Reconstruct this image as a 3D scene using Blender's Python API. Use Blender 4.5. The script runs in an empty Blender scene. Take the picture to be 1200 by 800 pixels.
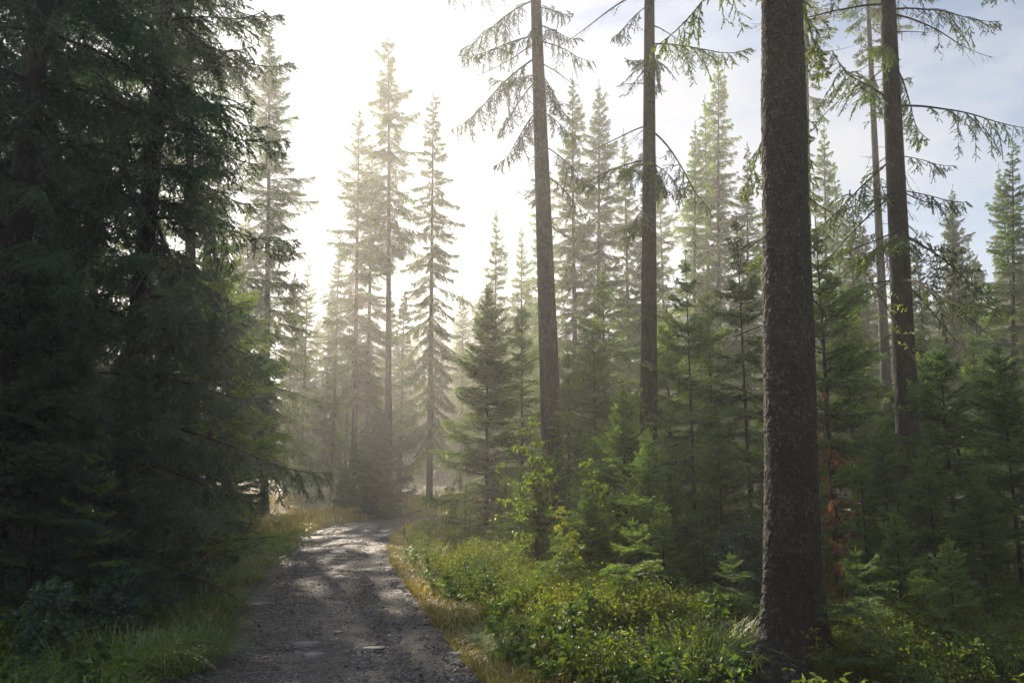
import bpy, math
import numpy as np
from math import radians as rad, sin, cos, tan, atan, pi
from mathutils import Vector, Matrix, Euler, noise as mnoise

SC = bpy.context.scene
COL = SC.collection
rng0 = np.random.default_rng(7)
SUN_AZ, SUN_EL = rad(-20), rad(22.5)
PITCH, FPX, EYE = rad(9.6), 942.0, 1.6

# ------------------------------------------------------------------ terrain
PATH_PTS = np.array([(3.2,-14),(1.6,-7),(0.55,-2),(0.05,0.5),(-0.62,3.2),(-1.4,6.5),(-2.0,9),(-2.52,11.3),(-3.2,14.3),
                     (-3.8,17.4),(-4.3,21),(-4.65,25),(-4.6,29),(-3.9,32.3),(-2.2,34.8),(0.4,36.6),(4,38.2),(9,41),(18,44)])
def catmull(P, n=14):
    out = []
    for i in range(len(P)-1):
        p0 = P[max(i-1,0)]; p1 = P[i]; p2 = P[i+1]; p3 = P[min(i+2,len(P)-1)]
        for t in np.arange(n)/n:
            out.append(0.5*((2*p1)+(-p0+p2)*t+(2*p0-5*p1+4*p2-p3)*t*t+(-p0+3*p1-3*p2+p3)*t**3))
    out.append(P[-1]); return np.array(out)
PATH = catmull(PATH_PTS)
def path_dist(x, y):
    """unsigned distance to the centre line and side (+1 = right of the walker)"""
    x = np.asarray(x,float).ravel(); y = np.asarray(y,float).ravel()
    d = np.full(x.shape, 1e9); s = np.zeros(x.shape)
    for i in range(0, len(PATH)-1):
        a = PATH[i]; b = PATH[i+1]; ab = b-a
        t = np.clip(((x-a[0])*ab[0]+(y-a[1])*ab[1])/(ab@ab), 0, 1)
        dx = x-(a[0]+t*ab[0]); dy = y-(a[1]+t*ab[1]); dd = np.hypot(dx, dy)
        m = dd < d
        d[m] = dd[m]; s[m] = np.sign(ab[1]*dx-ab[0]*dy)[m]
    return d, s
def wob(x, y, f, k):
    return (np.sin(x*f+1.3*k+0.7*np.sin(y*f*.8+k))+np.sin(y*f*1.13-2.1*k+0.8*np.sin(x*f*.7-k)))*.5
def smooth(a, b, x):
    t = np.clip((x-a)/(b-a), 0, 1); return t*t*(3-2*t)
def HW(y): return 1.40+.12*np.sin(y*1.7)+.07*np.sin(y*4.1+1)
def gz(x, y, d=None, s=None):
    x = np.asarray(x,float); y = np.asarray(y,float); sh = x.shape
    if d is None: d, s = path_dist(x, y)
    x1 = x.ravel(); y1 = y.ravel()
    off = np.clip(d-1.35, 0, None)
    bank = np.where(s > 0, .09*smooth(0,1.6,off)+.16*smooth(2.5,9,off), .09*smooth(0,1.4,off)+.16*smooth(2,9,off))
    rough = smooth(0,1.5,off)*(.10*wob(x1,y1,1.1,1)+.05*wob(x1,y1,2.9,2)) + .9*smooth(6,60,off)*wob(x1,y1,.07,3)
    far = 2.0*smooth(40,95,y1)
    crown = .035*(1-np.clip(d/1.4,0,1)**2)+.02*wob(x1,y1,1.7,5)
    return (bank+rough+far+crown).reshape(sh)
def g1(x, y): return float(gz(np.array([x]), np.array([y]))[0])
def at(u, Y, z=0.0):
    """x of the vertical line seen in photo column u at ground distance Y, height z"""
    zc = Y*cos(PITCH)+(z-EYE)*sin(PITCH)
    return (u-600)/FPX*zc
def topz(v, Y): return EYE+Y*tan(PITCH+atan((400-v)/FPX))

# ------------------------------------------------------------------ mesh collector
class G:
    def __init__(s): s.v=[]; s.t=[]; s.m=[]; s.a=[]; s.n=0
    def add(s, v, t, m=0, tone=.5):
        v = np.asarray(v,np.float32).reshape(-1,3); t = np.asarray(t,np.int32).reshape(-1,3)
        if not len(t): return
        s.v.append(v); s.t.append(t+s.n); s.n += len(v)
        s.m.append(np.broadcast_to(np.asarray(m,np.int32),(len(t),)))
        s.a.append(np.broadcast_to(np.asarray(tone,np.float32),(len(t),)))
    def arrays(s):
        return np.concatenate(s.v), np.concatenate(s.t), np.concatenate(s.m), np.concatenate(s.a)
    def addg(s, arr, M=None, off=(0,0,0)):
        v,t,m,a = arr
        if M is not None: v = v@np.asarray(M,np.float32).T
        s.add(v+np.asarray(off,np.float32), t, m, a)
    def mesh(s, name, mats, smooth_mat=()):
        v,t,m,a = s.arrays(); me = bpy.data.meshes.new(name)
        me.vertices.add(len(v)); me.vertices.foreach_set('co', v.ravel())
        me.loops.add(len(t)*3); me.loops.foreach_set('vertex_index', t.ravel())
        me.polygons.add(len(t)); me.polygons.foreach_set('loop_start', np.arange(0,len(t)*3,3,dtype=np.int32))
        me.polygons.foreach_set('loop_total', np.full(len(t),3,np.int32))
        for q in mats: me.materials.append(q)
        me.polygons.foreach_set('material_index', m.astype(np.int32))
        sm = np.isin(m, list(smooth_mat)); me.polygons.foreach_set('use_smooth', sm)
        at_ = me.attributes.new('tone','FLOAT','FACE'); at_.data.foreach_set('value', a.astype(np.float32))
        me.update(); return me
def nrm(a): return a/np.maximum(np.linalg.norm(a,axis=-1,keepdims=True),1e-9)
def tube(g, P, R, sides=8, m=1, tone=.5, cap=False):
    P = np.asarray(P,float); n = len(P); R = np.broadcast_to(np.asarray(R,float),(n,))
    T = nrm(np.gradient(P,axis=0)); ref = np.array([0,0,1.]) if abs(T[n//2][2])<.8 else np.array([1.,0,0])
    U = nrm(np.cross(ref[None],T)); V = np.cross(T,U)
    th = np.arange(sides)*2*pi/sides
    v = P[:,None]+R[:,None,None]*(U[:,None]*np.cos(th)[None,:,None]+V[:,None]*np.sin(th)[None,:,None])
    i = np.arange(n-1)[:,None]*sides; j = np.arange(sides)[None]; k = (j+1)%sides
    a,b,c,d = i+j,i+k,i+sides+k,i+sides+j
    t = np.concatenate([np.stack([a,b,c],-1).reshape(-1,3),np.stack([a,c,d],-1).reshape(-1,3)])
    g.add(v.reshape(-1,3), t, m, tone)
def prisms(g, A, B, ra, rb, m=1, tone=.5):
    if not len(A): return
    D = nrm(B-A); ref = np.where(np.abs(D[:,2:3])<.8, np.array([[0,0,1.]]), np.array([[1.,0,0]]))
    U = nrm(np.cross(ref,D)); V = np.cross(D,U); S = len(A)
    vs = []
    for P,r in ((A,ra),(B,rb)):
        r = np.broadcast_to(np.asarray(r,float),(S,))[:,None]
        for q in range(3):
            vs.append(P+r*(U*cos(q*2*pi/3)+V*sin(q*2*pi/3)))
    v = np.stack(vs,1)
    base = (np.arange(S)*6)[:,None,None]
    tt = np.array([[0,1,4],[0,4,3],[1,2,5],[1,5,4],[2,0,3],[2,3,5]])[None]
    g.add(v.reshape(-1,3), (base+tt).reshape(-1,3), m, tone)
def needles(g, rng, P, D, L, nper, nl, nw, m=0, nmin=2, spread=.85):
    """thin triangles all round each shoot (P start, D direction, L length)"""
    if not len(P): return
    cnt = np.maximum((L*nper).astype(int), nmin); idx = np.repeat(np.arange(len(P)),cnt); N = len(idx)
    stone = np.clip(rng.normal(.40,.26,len(P)),0,1)
    t = rng.random(N); d = D[idx]; p = P[idx]+d*(L[idx]*t)[:,None]
    ref = np.where(np.abs(d[:,2:3])<.9, np.array([[0,0,1.]]), np.array([[1.,0,0]]))
    U = nrm(np.cross(ref,d)); V = np.cross(d,U)
    th = rng.uniform(-.25*pi,1.25*pi,N)
    al = rng.uniform(.5,1.0,N)*spread
    nd = d*np.cos(al)[:,None]+np.sin(al)[:,None]*(U*np.cos(th)[:,None]+V*np.sin(th)[:,None])
    w = nrm(np.cross(nd, rng.normal(size=(N,3))))*(nw*.5)
    ln = nl*rng.uniform(.75,1.2,N)[:,None]
    v = np.stack([p-w,p+w,p+nd*ln],1).reshape(-1,3)
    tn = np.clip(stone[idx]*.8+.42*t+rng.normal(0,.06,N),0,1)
    g.add(v, np.arange(N*3).reshape(-1,3), m, tn)

LOD = dict(hero=dict(sec=.060,ter=.050,nper=150,nl=.022,nw=.0050,tert=.11),
           near=dict(sec=.095,ter=.070,nper=200,nl=.028,nw=.0115,tert=.16),
           mid=dict(sec=.11,ter=.12,nper=52,nl=.085,nw=.023,tert=.20),
           far=dict(sec=.24,ter=0,nper=22,nl=.26,nw=.085,tert=0))
def bough(rng, L, lod, a0=0., a1=-14., a2=12., hang=.45, secf=.36, bare=.12, dens=1., needle=1., wood=1., ang=55.):
    q = LOD[lod]; g = G(); n = 22; tt = np.linspace(0,1,n)
    th = np.radians(np.interp(tt,[0,.15,.6,1],[a0,a0*.6+a1*.4,a1,a2]))+np.cumsum(rng.normal(0,.02,n))
    yaw = np.cumsum(rng.normal(0,.035,n))
    st = L/(n-1); D = np.stack([np.cos(th)*np.cos(yaw),np.cos(th)*np.sin(yaw),np.sin(th)],1)
    P = np.vstack([[0,0,0],np.cumsum(D[:-1]*st,0)])
    r0 = (.0075*L+.004)*wood
    if lod!='far': tube(g,P,np.interp(tt,[0,1],[r0,.0018*wood]),4 if lod=='mid' else 5,1)
    else: prisms(g,P[:-7:7],P[7::7],r0,r0*.6)
    ns = max(3,int(L*(1-bare)/(q['sec']*L**.25)*dens))
    A=[];B0=[];LEN=[];TS=[]
    for side in (-1,1):
        ts = np.clip(bare+(1-bare)*(np.arange(ns)+rng.uniform(0,.9,ns))/ns,0,.985)
        base = np.stack([np.interp(ts,tt,P[:,k]) for k in range(3)],1)
        T = nrm(np.stack([np.interp(ts,tt,D[:,k]) for k in range(3)],1))
        lat = nrm(np.cross(np.array([[0,0,1.]]),T))*side
        an = np.radians(rng.normal(ang,9,ns))-.35*ts
        h = hang*rng.uniform(.05,1.9,ns)
        d = nrm(T*np.cos(an)[:,None]+lat*np.sin(an)[:,None]-np.array([[0,0,1.]])*h[:,None])
        w = np.minimum(1,(ts-bare)/.3+.35)*np.clip(1-ts,0,1)**.6
        ln = np.maximum(.07*L**.5, 1.45*secf*L**.85*w*rng.uniform(.35,1.4,ns))
        A.append(base);B0.append(d);LEN.append(ln);TS.append(ts)
    A=np.concatenate(A);d=np.concatenate(B0);LEN=np.concatenate(LEN)
    SP=[];SD=[];SL=[]
    p=A; seg=3; grav=.16*hang+.02
    rsec=np.maximum(.0013,.006*LEN)*wood
    TP=[];TD=[];TL=[]
    for k in range(seg):
        pe=p+d*(LEN/seg)[:,None]
        if lod!='far': prisms(g,p,pe,rsec*(1-.3*k),rsec*(1-.3*(k+1)))
        SP.append(p);SD.append(d);SL.append(LEN/seg)
        if q['ter']:
            nt=np.maximum(1,np.round(LEN/seg/q['ter']*dens)).astype(int)
            for side in (-1,1):
                idx=np.repeat(np.arange(len(p)),nt); N=len(idx)
                f=rng.random(N); bp=p[idx]+d[idx]*(LEN[idx]/seg*f)[:,None]
                lat=nrm(np.cross(np.array([[0,0,1.]]),d[idx]+1e-4))*side
                b=np.radians(rng.normal(48,9,N))
                td=nrm(d[idx]*np.cos(b)[:,None]+lat*np.sin(b)[:,None]+rng.normal(0,.12,(N,3))-np.array([[0,0,.5*hang]]))
                s=(k+f)/seg
                tl=np.minimum(LEN[idx]*.6+.03,q['tert'])*(1.2-.6*s)*rng.uniform(.5,1.25,N)
                TP.append(bp);TD.append(td);TL.append(tl)
        p=pe; d=nrm(d+rng.normal(0,.05,d.shape)-np.array([[0,0,grav]]))
    ax=np.arange(int(n*.45),n-1); SP.append(P[ax]);SD.append(D[ax]);SL.append(np.full(len(ax),st))
    if TP:
        TPa=np.concatenate(TP);TDa=np.concatenate(TD);TLa=np.concatenate(TL)
        if lod in('hero','near'): prisms(g,TPa,TPa+TDa*TLa[:,None],.0011*wood,.0007*wood)
        SP.append(TPa);SD.append(TDa);SL.append(TLa)
    SP=np.concatenate(SP);SD=np.concatenate(SD);SL=np.concatenate(SL)
    if needle<1:
        keep=rng.random(len(SP))<needle; SP,SD,SL=SP[keep],SD[keep],SL[keep]
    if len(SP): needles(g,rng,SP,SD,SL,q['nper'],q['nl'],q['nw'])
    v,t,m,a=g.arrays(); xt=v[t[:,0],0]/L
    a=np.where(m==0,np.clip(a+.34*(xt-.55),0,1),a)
    return v,t,m,a.astype(np.float32)
_libs={}
def lib(style, lod):
    key=(style,lod)
    if key not in _libs:
        rng=np.random.default_rng(sum(map(ord,style+lod)))
        kw=dict(comb=dict(a0=4,a1=-18,a2=14,hang=.85,secf=.33),
                mature=dict(a0=2,a1=-12,a2=14,hang=.5,secf=.36),
                droop=dict(a0=-8,a1=-34,a2=-8,hang=.95,secf=.30),
                young=dict(a0=2,a1=-9,a2=10,hang=.13,secf=.44,ang=52,bare=.06),
                sparse=dict(a0=4,a1=-20,a2=6,hang=1.0,secf=.34,dens=.75,needle=.92,bare=.22),
                dead=dict(a0=-4,a1=-22,a2=-4,hang=.4,secf=.30,dens=.45,needle=.03,bare=.15))[style]
        ls=(.3,.6,1.0,1.6,2.4,3.3)
        _libs[key]=[(L,[bough(rng,L,lod,**kw) for _ in range(3)]) for L in ls]
    return _libs[key]
def put_bough(g, rng, style, lod, L, h, yaw, pitch, off=(0,0), roll=0.):
    lb=lib(style,lod); i=min(range(len(lb)),key=lambda k:abs(math.log(lb[k][0]/max(L,.05))))
    arr=lb[i][1][rng.integers(3)]; s=L/lb[i][0]
    M=Matrix.Rotation(yaw,3,'Z')@Matrix.Rotation(-pitch,3,'Y')@Matrix.Rotation(roll,3,'X')
    M=np.array(M)*s
    if rng.random()<.5: M=M@np.diag([1,-1,1])
    v,t,m,a=arr; g.addg((v,t,m,np.clip(a+rng.normal(0,.13),0,1)),M,(off[0],off[1],h))

def trunk_geo(rng, H, r0, sides=14, rings=40, bend=.0, flare=1.5, rough=.0, top=None, ph=0.):
    g=G(); top=H if top is None else top
    z=np.concatenate([np.linspace(-.25,1.2,rings//3,endpoint=False),np.linspace(1.2,top,rings)])
    f=np.clip(z/H,0,1); R=r0*np.clip(1-f,.01,1)**.85*(1+(flare-1)*np.exp(-np.clip(z,0,None)/.28))
    P=np.stack([bend*np.sin(z/H*3.1+ph)-bend*sin(ph),bend*.7*np.sin(z/H*4.3+ph*2)-bend*.7*sin(ph*2),z],1)
    tube(g,P,R,sides,0)
    if rough: g.v[-1]=(g.v[-1]+rng.normal(0,rough,g.v[-1].shape)*np.array([1,1,0])).astype(np.float32)
    return g
def bend_at(h,H,bend,ph): return (bend*sin(h/H*3.1+ph)-bend*sin(ph), bend*.7*sin(h/H*4.3+ph*2)-bend*.7*sin(ph*2))
def spruce_geo(seed, H, cb, R, lod, style, ws=.42, per=5, topang=38., botang=-14., r0=None, shape=.72, bend=0., interw=.5,
               maxh=None, thin=0., flare=1.5, low=None, fill=0., irr=.32, mid=.25, pj=6., rj=.15, mix=None):
    """crown + trunk geometry of a spruce. cb = crown base as a share of H, R = largest branch length"""
    rng=np.random.default_rng(seed); r0=r0 or H*.0075+.012; ph=seed*1.7
    g=G(); h=cb*H
    lim=H-.06*H**.5 if maxh is None else maxh
    while h<lim:
        f=(H-h)/(H*(1-cb)); step=ws*(.55+.6*min(1,f*1.6))*rng.uniform(.8,1.2)
        nb=per if f>.15 else max(3,per-1)
        y0=rng.uniform(0,2*pi)
        for k in range(nb):
            if rng.random()<thin: continue
            hh=h+rng.normal(0,.05*ws)
            if rng.random()<interw*.5: hh+=rng.uniform(.2,.7)*step
            hh=min(hh,H-.03); ff=(H-hh)/(H*(1-cb))
            az=y0+k*2*pi/nb+rng.normal(0,.22)
            ln=R*min(1,max(0,ff))**shape*rng.uniform(1-1.05*irr,1+.6*irr)*(1+irr*.8*sin(hh*2.1+2*az+seed)*sin(hh*.9+az*1.3))
            if ff>.8: ln*=rng.uniform(.55,1.)
            ln=max(ln,.10*min(1,H/5))
            pit=np.radians(np.interp(ff,[0,.12,.4,1],[topang+18,topang,topang*mid,botang])+rng.normal(0,pj))
            sty=style if not(low and ff>low[0]) else low[1]
            if mix: sty=mix[rng.integers(len(mix))]
            put_bough(g,rng,sty,lod,ln,hh,az,pit,bend_at(hh,H,bend,ph),rng.normal(0,rj))
        for k in range(int(nb*fill*rng.uniform(.6,1.4))):
            hh=min(h+rng.uniform(.15,.95)*step,H-.05); ff=(H-hh)/(H*(1-cb))
            ln=max(.08,R*min(1,max(0,ff))**shape*rng.uniform(.3,.8)); pit=np.radians(np.interp(ff,[0,.12,.4,1],[topang+10,topang,topang*mid,botang])+rng.normal(0,14))
            put_bough(g,rng,style,lod,ln,hh,rng.uniform(0,2*pi),pit,bend_at(hh,H,bend,ph),rng.normal(0,.3))
        h+=step
    # leader
    if maxh is None:
        Pl=np.array([[0,0,H-.30*min(1,H/4)]]); b=bend_at(H,H,bend,ph); Pl[:,0]+=b[0]; Pl[:,1]+=b[1]
        q=LOD[lod]; needles(g,rng,Pl,np.array([[0,0,1.]]),np.array([.30*min(1,H/4)]),q['nper']*1.5,q['nl'],q['nw'],spread=.6)
    tg=trunk_geo(rng,H,r0,sides=8 if lod in('mid','far') else 12,rings=24,bend=bend,flare=flare,ph=ph)
    return g,tg

# ------------------------------------------------------------------ materials
def new_mat(name):
    m=bpy.data.materials.new(name); m.use_nodes=True; nt=m.node_tree
    for n in list(nt.nodes): nt.nodes.remove(n)
    out=nt.nodes.new('ShaderNodeOutputMaterial'); return m,nt,out
def N(nt,typ,**kw):
    n=nt.nodes.new(typ)
    for k,v in kw.items():
        if k in n.inputs and not hasattr(n,k): n.inputs[k].default_value=v
        else: setattr(n,k,v)
    return n
def ramp(nt,fac,stops):
    r=nt.nodes.new('ShaderNodeValToRGB'); el=r.color_ramp.elements
    while len(el)<len(stops): el.new(.5)
    for e,(p,c) in zip(el,stops): e.position=p; e.color=(*c,1)
    nt.links.new(fac,r.inputs[0]); return r.outputs[0]
def leaf_mat(name, dark, mid, light, trans, tf=.35, rough=.5, spec=.35, nscale=.9, objvar=.25):
    m,nt,out=new_mat(name); L=nt.links
    a=N(nt,'ShaderNodeAttribute',attribute_name='tone'); oi=N(nt,'ShaderNodeObjectInfo')
    tc=N(nt,'ShaderNodeTexCoord'); nz=N(nt,'ShaderNodeTexNoise'); nz.inputs['Scale'].default_value=nscale; nz.inputs['Detail'].default_value=2
    L.new(tc.outputs['Object'],nz.inputs['Vector'])
    m1=N(nt,'ShaderNodeMath',operation='MULTIPLY_ADD'); L.new(nz.outputs[0],m1.inputs[0]); m1.inputs[1].default_value=1.1; m1.inputs[2].default_value=-.55
    m2=N(nt,'ShaderNodeMath',operation='ADD'); L.new(m1.outputs[0],m2.inputs[0]); L.new(a.outputs['Fac'],m2.inputs[1])
    m3=N(nt,'ShaderNodeMath',operation='MULTIPLY_ADD'); L.new(oi.outputs['Random'],m3.inputs[0]); m3.inputs[1].default_value=objvar*2; m3.inputs[2].default_value=-objvar
    m4=N(nt,'ShaderNodeMath',operation='ADD',use_clamp=True); L.new(m2.outputs[0],m4.inputs[0]); L.new(m3.outputs[0],m4.inputs[1])
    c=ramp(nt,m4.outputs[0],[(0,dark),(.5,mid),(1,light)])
    p=N(nt,'ShaderNodeBsdfPrincipled'); L.new(c,p.inputs['Base Color']); p.inputs['Roughness'].default_value=rough
    p.inputs['Specular IOR Level'].default_value=spec
    tr=N(nt,'ShaderNodeBsdfTranslucent'); mx=N(nt,'ShaderNodeMix',data_type='RGBA',blend_type='MULTIPLY'); mx.inputs[0].default_value=1
    L.new(c,mx.inputs[6]); mx.inputs[7].default_value=(*trans,1); L.new(mx.outputs[2],tr.inputs[0])
    ms=N(nt,'ShaderNodeMixShader'); ms.inputs[0].default_value=tf; L.new(p.outputs[0],ms.inputs[1]); L.new(tr.outputs[0],ms.inputs[2])
    L.new(ms.outputs[0],out.inputs[0]); return m
def bark_mat(name, dark, mid, light, scale=18., bump=.6, lichen=None, stretch=(1,1,.35), rough=.9, plates=False):
    m,nt,out=new_mat(name); L=nt.links
    tc=N(nt,'ShaderNodeTexCoord'); mp=N(nt,'ShaderNodeMapping'); mp.inputs['Scale'].default_value=stretch; L.new(tc.outputs['Object'],mp.inputs[0])
    vo=N(nt,'ShaderNodeTexVoronoi'); vo.inputs['Scale'].default_value=scale; vo.inputs['Randomness'].default_value=1
    nz=N(nt,'ShaderNodeTexNoise'); nz.inputs['Scale'].default_value=scale*.6; nz.inputs['Detail'].default_value=8; nz.inputs['Distortion'].default_value=.6
    wp=N(nt,'ShaderNodeMix',data_type='RGBA'); wp.inputs[0].default_value=.10; L.new(mp.outputs[0],wp.inputs[6]); L.new(nz.outputs[1],wp.inputs[7])
    L.new(mp.outputs[0],nz.inputs['Vector']); L.new(wp.outputs[2],vo.inputs['Vector'])
    add=N(nt,'ShaderNodeMath',operation='MULTIPLY_ADD'); L.new(nz.outputs[0],add.inputs[0]); add.inputs[1].default_value=.8; L.new(vo.outputs['Distance'],add.inputs[2])
    c=ramp(nt,add.outputs[0],[(.35,light),(.62,mid),(.95,dark)])
    if plates:
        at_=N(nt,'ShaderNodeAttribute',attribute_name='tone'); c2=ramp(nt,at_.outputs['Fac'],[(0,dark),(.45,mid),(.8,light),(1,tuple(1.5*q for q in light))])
        mp_=N(nt,'ShaderNodeMix',data_type='RGBA'); mp_.inputs[0].default_value=.55; L.new(c,mp_.inputs[6]); L.new(c2,mp_.inputs[7]); c=mp_.outputs[2]
    if lichen:
        n2=N(nt,'ShaderNodeTexNoise'); n2.inputs['Scale'].default_value=7; n2.inputs['Detail'].default_value=9; n2.inputs['Roughness'].default_value=.7; L.new(tc.outputs['Object'],n2.inputs['Vector'])
        r=N(nt,'ShaderNodeMapRange'); r.inputs[1].default_value=.52; r.inputs[2].default_value=.68; L.new(n2.outputs[0],r.inputs[0])
        vm=N(nt,'ShaderNodeMath',operation='MULTIPLY'); L.new(r.outputs[0],vm.inputs[0]); vm.inputs[1].default_value=.45
        mx=N(nt,'ShaderNodeMix',data_type='RGBA'); L.new(vm.outputs[0],mx.inputs[0]); L.new(c,mx.inputs[6]); mx.inputs[7].default_value=(*lichen,1); c=mx.outputs[2]
    n3=N(nt,'ShaderNodeTexNoise'); n3.inputs['Scale'].default_value=1.7; n3.inputs['Detail'].default_value=4; L.new(tc.outputs['Object'],n3.inputs['Vector'])
    m3=N(nt,'ShaderNodeMix',data_type='RGBA',blend_type='MULTIPLY'); m3.inputs[0].default_value=1; L.new(c,m3.inputs[6]); L.new(ramp(nt,n3.outputs[0],[(.32,(.5,.5,.5)),(.5,(1,1,1)),(.68,(1.7,1.65,1.55))]),m3.inputs[7]); c=m3.outputs[2]
    p=N(nt,'ShaderNodeBsdfPrincipled'); L.new(c,p.inputs['Base Color']); p.inputs['Roughness'].default_value=rough; p.inputs['Specular IOR Level'].default_value=.25
    b=N(nt,'ShaderNodeBump'); b.inputs['Strength'].default_value=bump; b.inputs['Distance'].default_value=.02
    inv=N(nt,'ShaderNodeMath',operation='SUBTRACT'); inv.inputs[0].default_value=1; L.new(add.outputs[0],inv.inputs[1]); L.new(inv.outputs[0],b.inputs['Height']); L.new(b.outputs[0],p.inputs['Normal'])
    L.new(p.outputs[0],out.inputs[0]); return m
M_NEEDLE=leaf_mat('spruce_needles',(.020,.036,.017),(.044,.076,.028),(.090,.130,.040),(2.3,2.2,.8),.48)
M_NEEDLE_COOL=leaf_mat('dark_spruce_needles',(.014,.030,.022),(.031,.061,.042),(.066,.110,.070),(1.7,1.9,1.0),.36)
M_NEEDLE_MID=leaf_mat('green_spruce_needles',(.011,.028,.012),(.043,.096,.034),(.125,.195,.066),(2.1,2.2,.75),.42)
M_NEEDLE_FRESH=leaf_mat('young_spruce_needles',(.014,.034,.012),(.055,.112,.033),(.150,.220,.060),(2.2,2.2,.65),.44)
M_TWIG=bark_mat('twig_bark',(.020,.016,.012),(.045,.036,.028),(.075,.065,.050),40,.3)
M_BARK=bark_mat('spruce_bark',(.014,.012,.010),(.046,.038,.032),(.085,.072,.062),26,.7,(.075,.080,.068))
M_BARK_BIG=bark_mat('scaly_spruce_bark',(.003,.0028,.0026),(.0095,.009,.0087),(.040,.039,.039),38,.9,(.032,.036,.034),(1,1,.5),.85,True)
M_BARK_MOSS=bark_mat('mossy_spruce_bark',(.009,.008,.006),(.026,.023,.016),(.050,.046,.033),26,.7,(.045,.056,.022))
M_LEAF=leaf_mat('broad_leaves',(.050,.090,.022),(.10,.155,.032),(.18,.20,.04),(1.9,1.8,.55),.48,.5,.3,1.5)
M_LEAF_DARK=leaf_mat('dark_glossy_leaves',(.016,.040,.026),(.033,.074,.046),(.070,.125,.074),(1.4,1.6,.9),.3,.32,.7,2)
M_LEAF_RED=leaf_mat('red_autumn_leaves',(.050,.026,.012),(.12,.050,.020),(.20,.10,.030),(1.5,1.2,.7),.4,.45,.4,2)
M_LEAF_YEL=leaf_mat('yellowing_leaves',(.10,.075,.015),(.22,.17,.025),(.35,.27,.04),(1.6,1.4,.5),.4,.45,.4,2)
M_BERRY=leaf_mat('bilberry_leaves',(.024,.049,.012),(.067,.103,.017),(.145,.158,.025),(1.9,1.8,.5),.45,.55,.25,.7)
M_HERB=leaf_mat('herb_leaves',(.022,.050,.016),(.052,.100,.028),(.12,.16,.035),(1.8,1.8,.6),.42,.65,.25,1.5)
M_LITTER=leaf_mat('dead_needles_and_twigs',(.030,.018,.010),(.075,.045,.022),(.14,.09,.045),(1,1,1),.05,.8,.2)
M_GRASS=leaf_mat('green_grass_blades',(.026,.055,.015),(.062,.112,.028),(.145,.185,.055),(1.7,1.65,.6),.40,.42,.45,.6)
M_GRASS_DRY=leaf_mat('dry_grass_blades',(.080,.075,.018),(.20,.175,.038),(.36,.30,.09),(1.6,1.45,.7),.40,.5,.4,.6)
M_MOSS=leaf_mat('far_needles',(.022,.040,.022),(.040,.068,.030),(.075,.110,.042),(1.8,1.8,.8),.32,objvar=.1)
def ground_mat():
    m,nt,out=new_mat('forest_floor'); L=nt.links
    g=N(nt,'ShaderNodeNewGeometry'); n1=N(nt,'ShaderNodeTexNoise'); n1.inputs['Scale'].default_value=1.1; n1.inputs['Detail'].default_value=9; n1.inputs['Roughness'].default_value=.65
    L.new(g.outputs['Position'],n1.inputs['Vector'])
    n2=N(nt,'ShaderNodeTexNoise'); n2.inputs['Scale'].default_value=28; n2.inputs['Detail'].default_value=6; L.new(g.outputs['Position'],n2.inputs['Vector'])
    c1=ramp(nt,n1.outputs[0],[(.32,(.028,.020,.012)),(.47,(.050,.048,.016)),(.60,(.075,.085,.020)),(.75,(.060,.042,.020))])
    mx=N(nt,'ShaderNodeMix',data_type='RGBA',blend_type='MULTIPLY'); mx.inputs[0].default_value=.8; L.new(c1,mx.inputs[6])
    L.new(ramp(nt,n2.outputs[0],[(.3,(.45,.45,.45)),(.7,(1.5,1.5,1.4))]),mx.inputs[7])
    p=N(nt,'ShaderNodeBsdfPrincipled'); L.new(mx.outputs[2],p.inputs['Base Color']); p.inputs['Roughness'].default_value=.9
    b=N(nt,'ShaderNodeBump'); b.inputs['Strength'].default_value=.8; b.inputs['Distance'].default_value=.05; L.new(n2.outputs[0],b.inputs['Height']); L.new(b.outputs[0],p.inputs['Normal'])
    L.new(p.outputs[0],out.inputs[0]); return m
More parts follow.
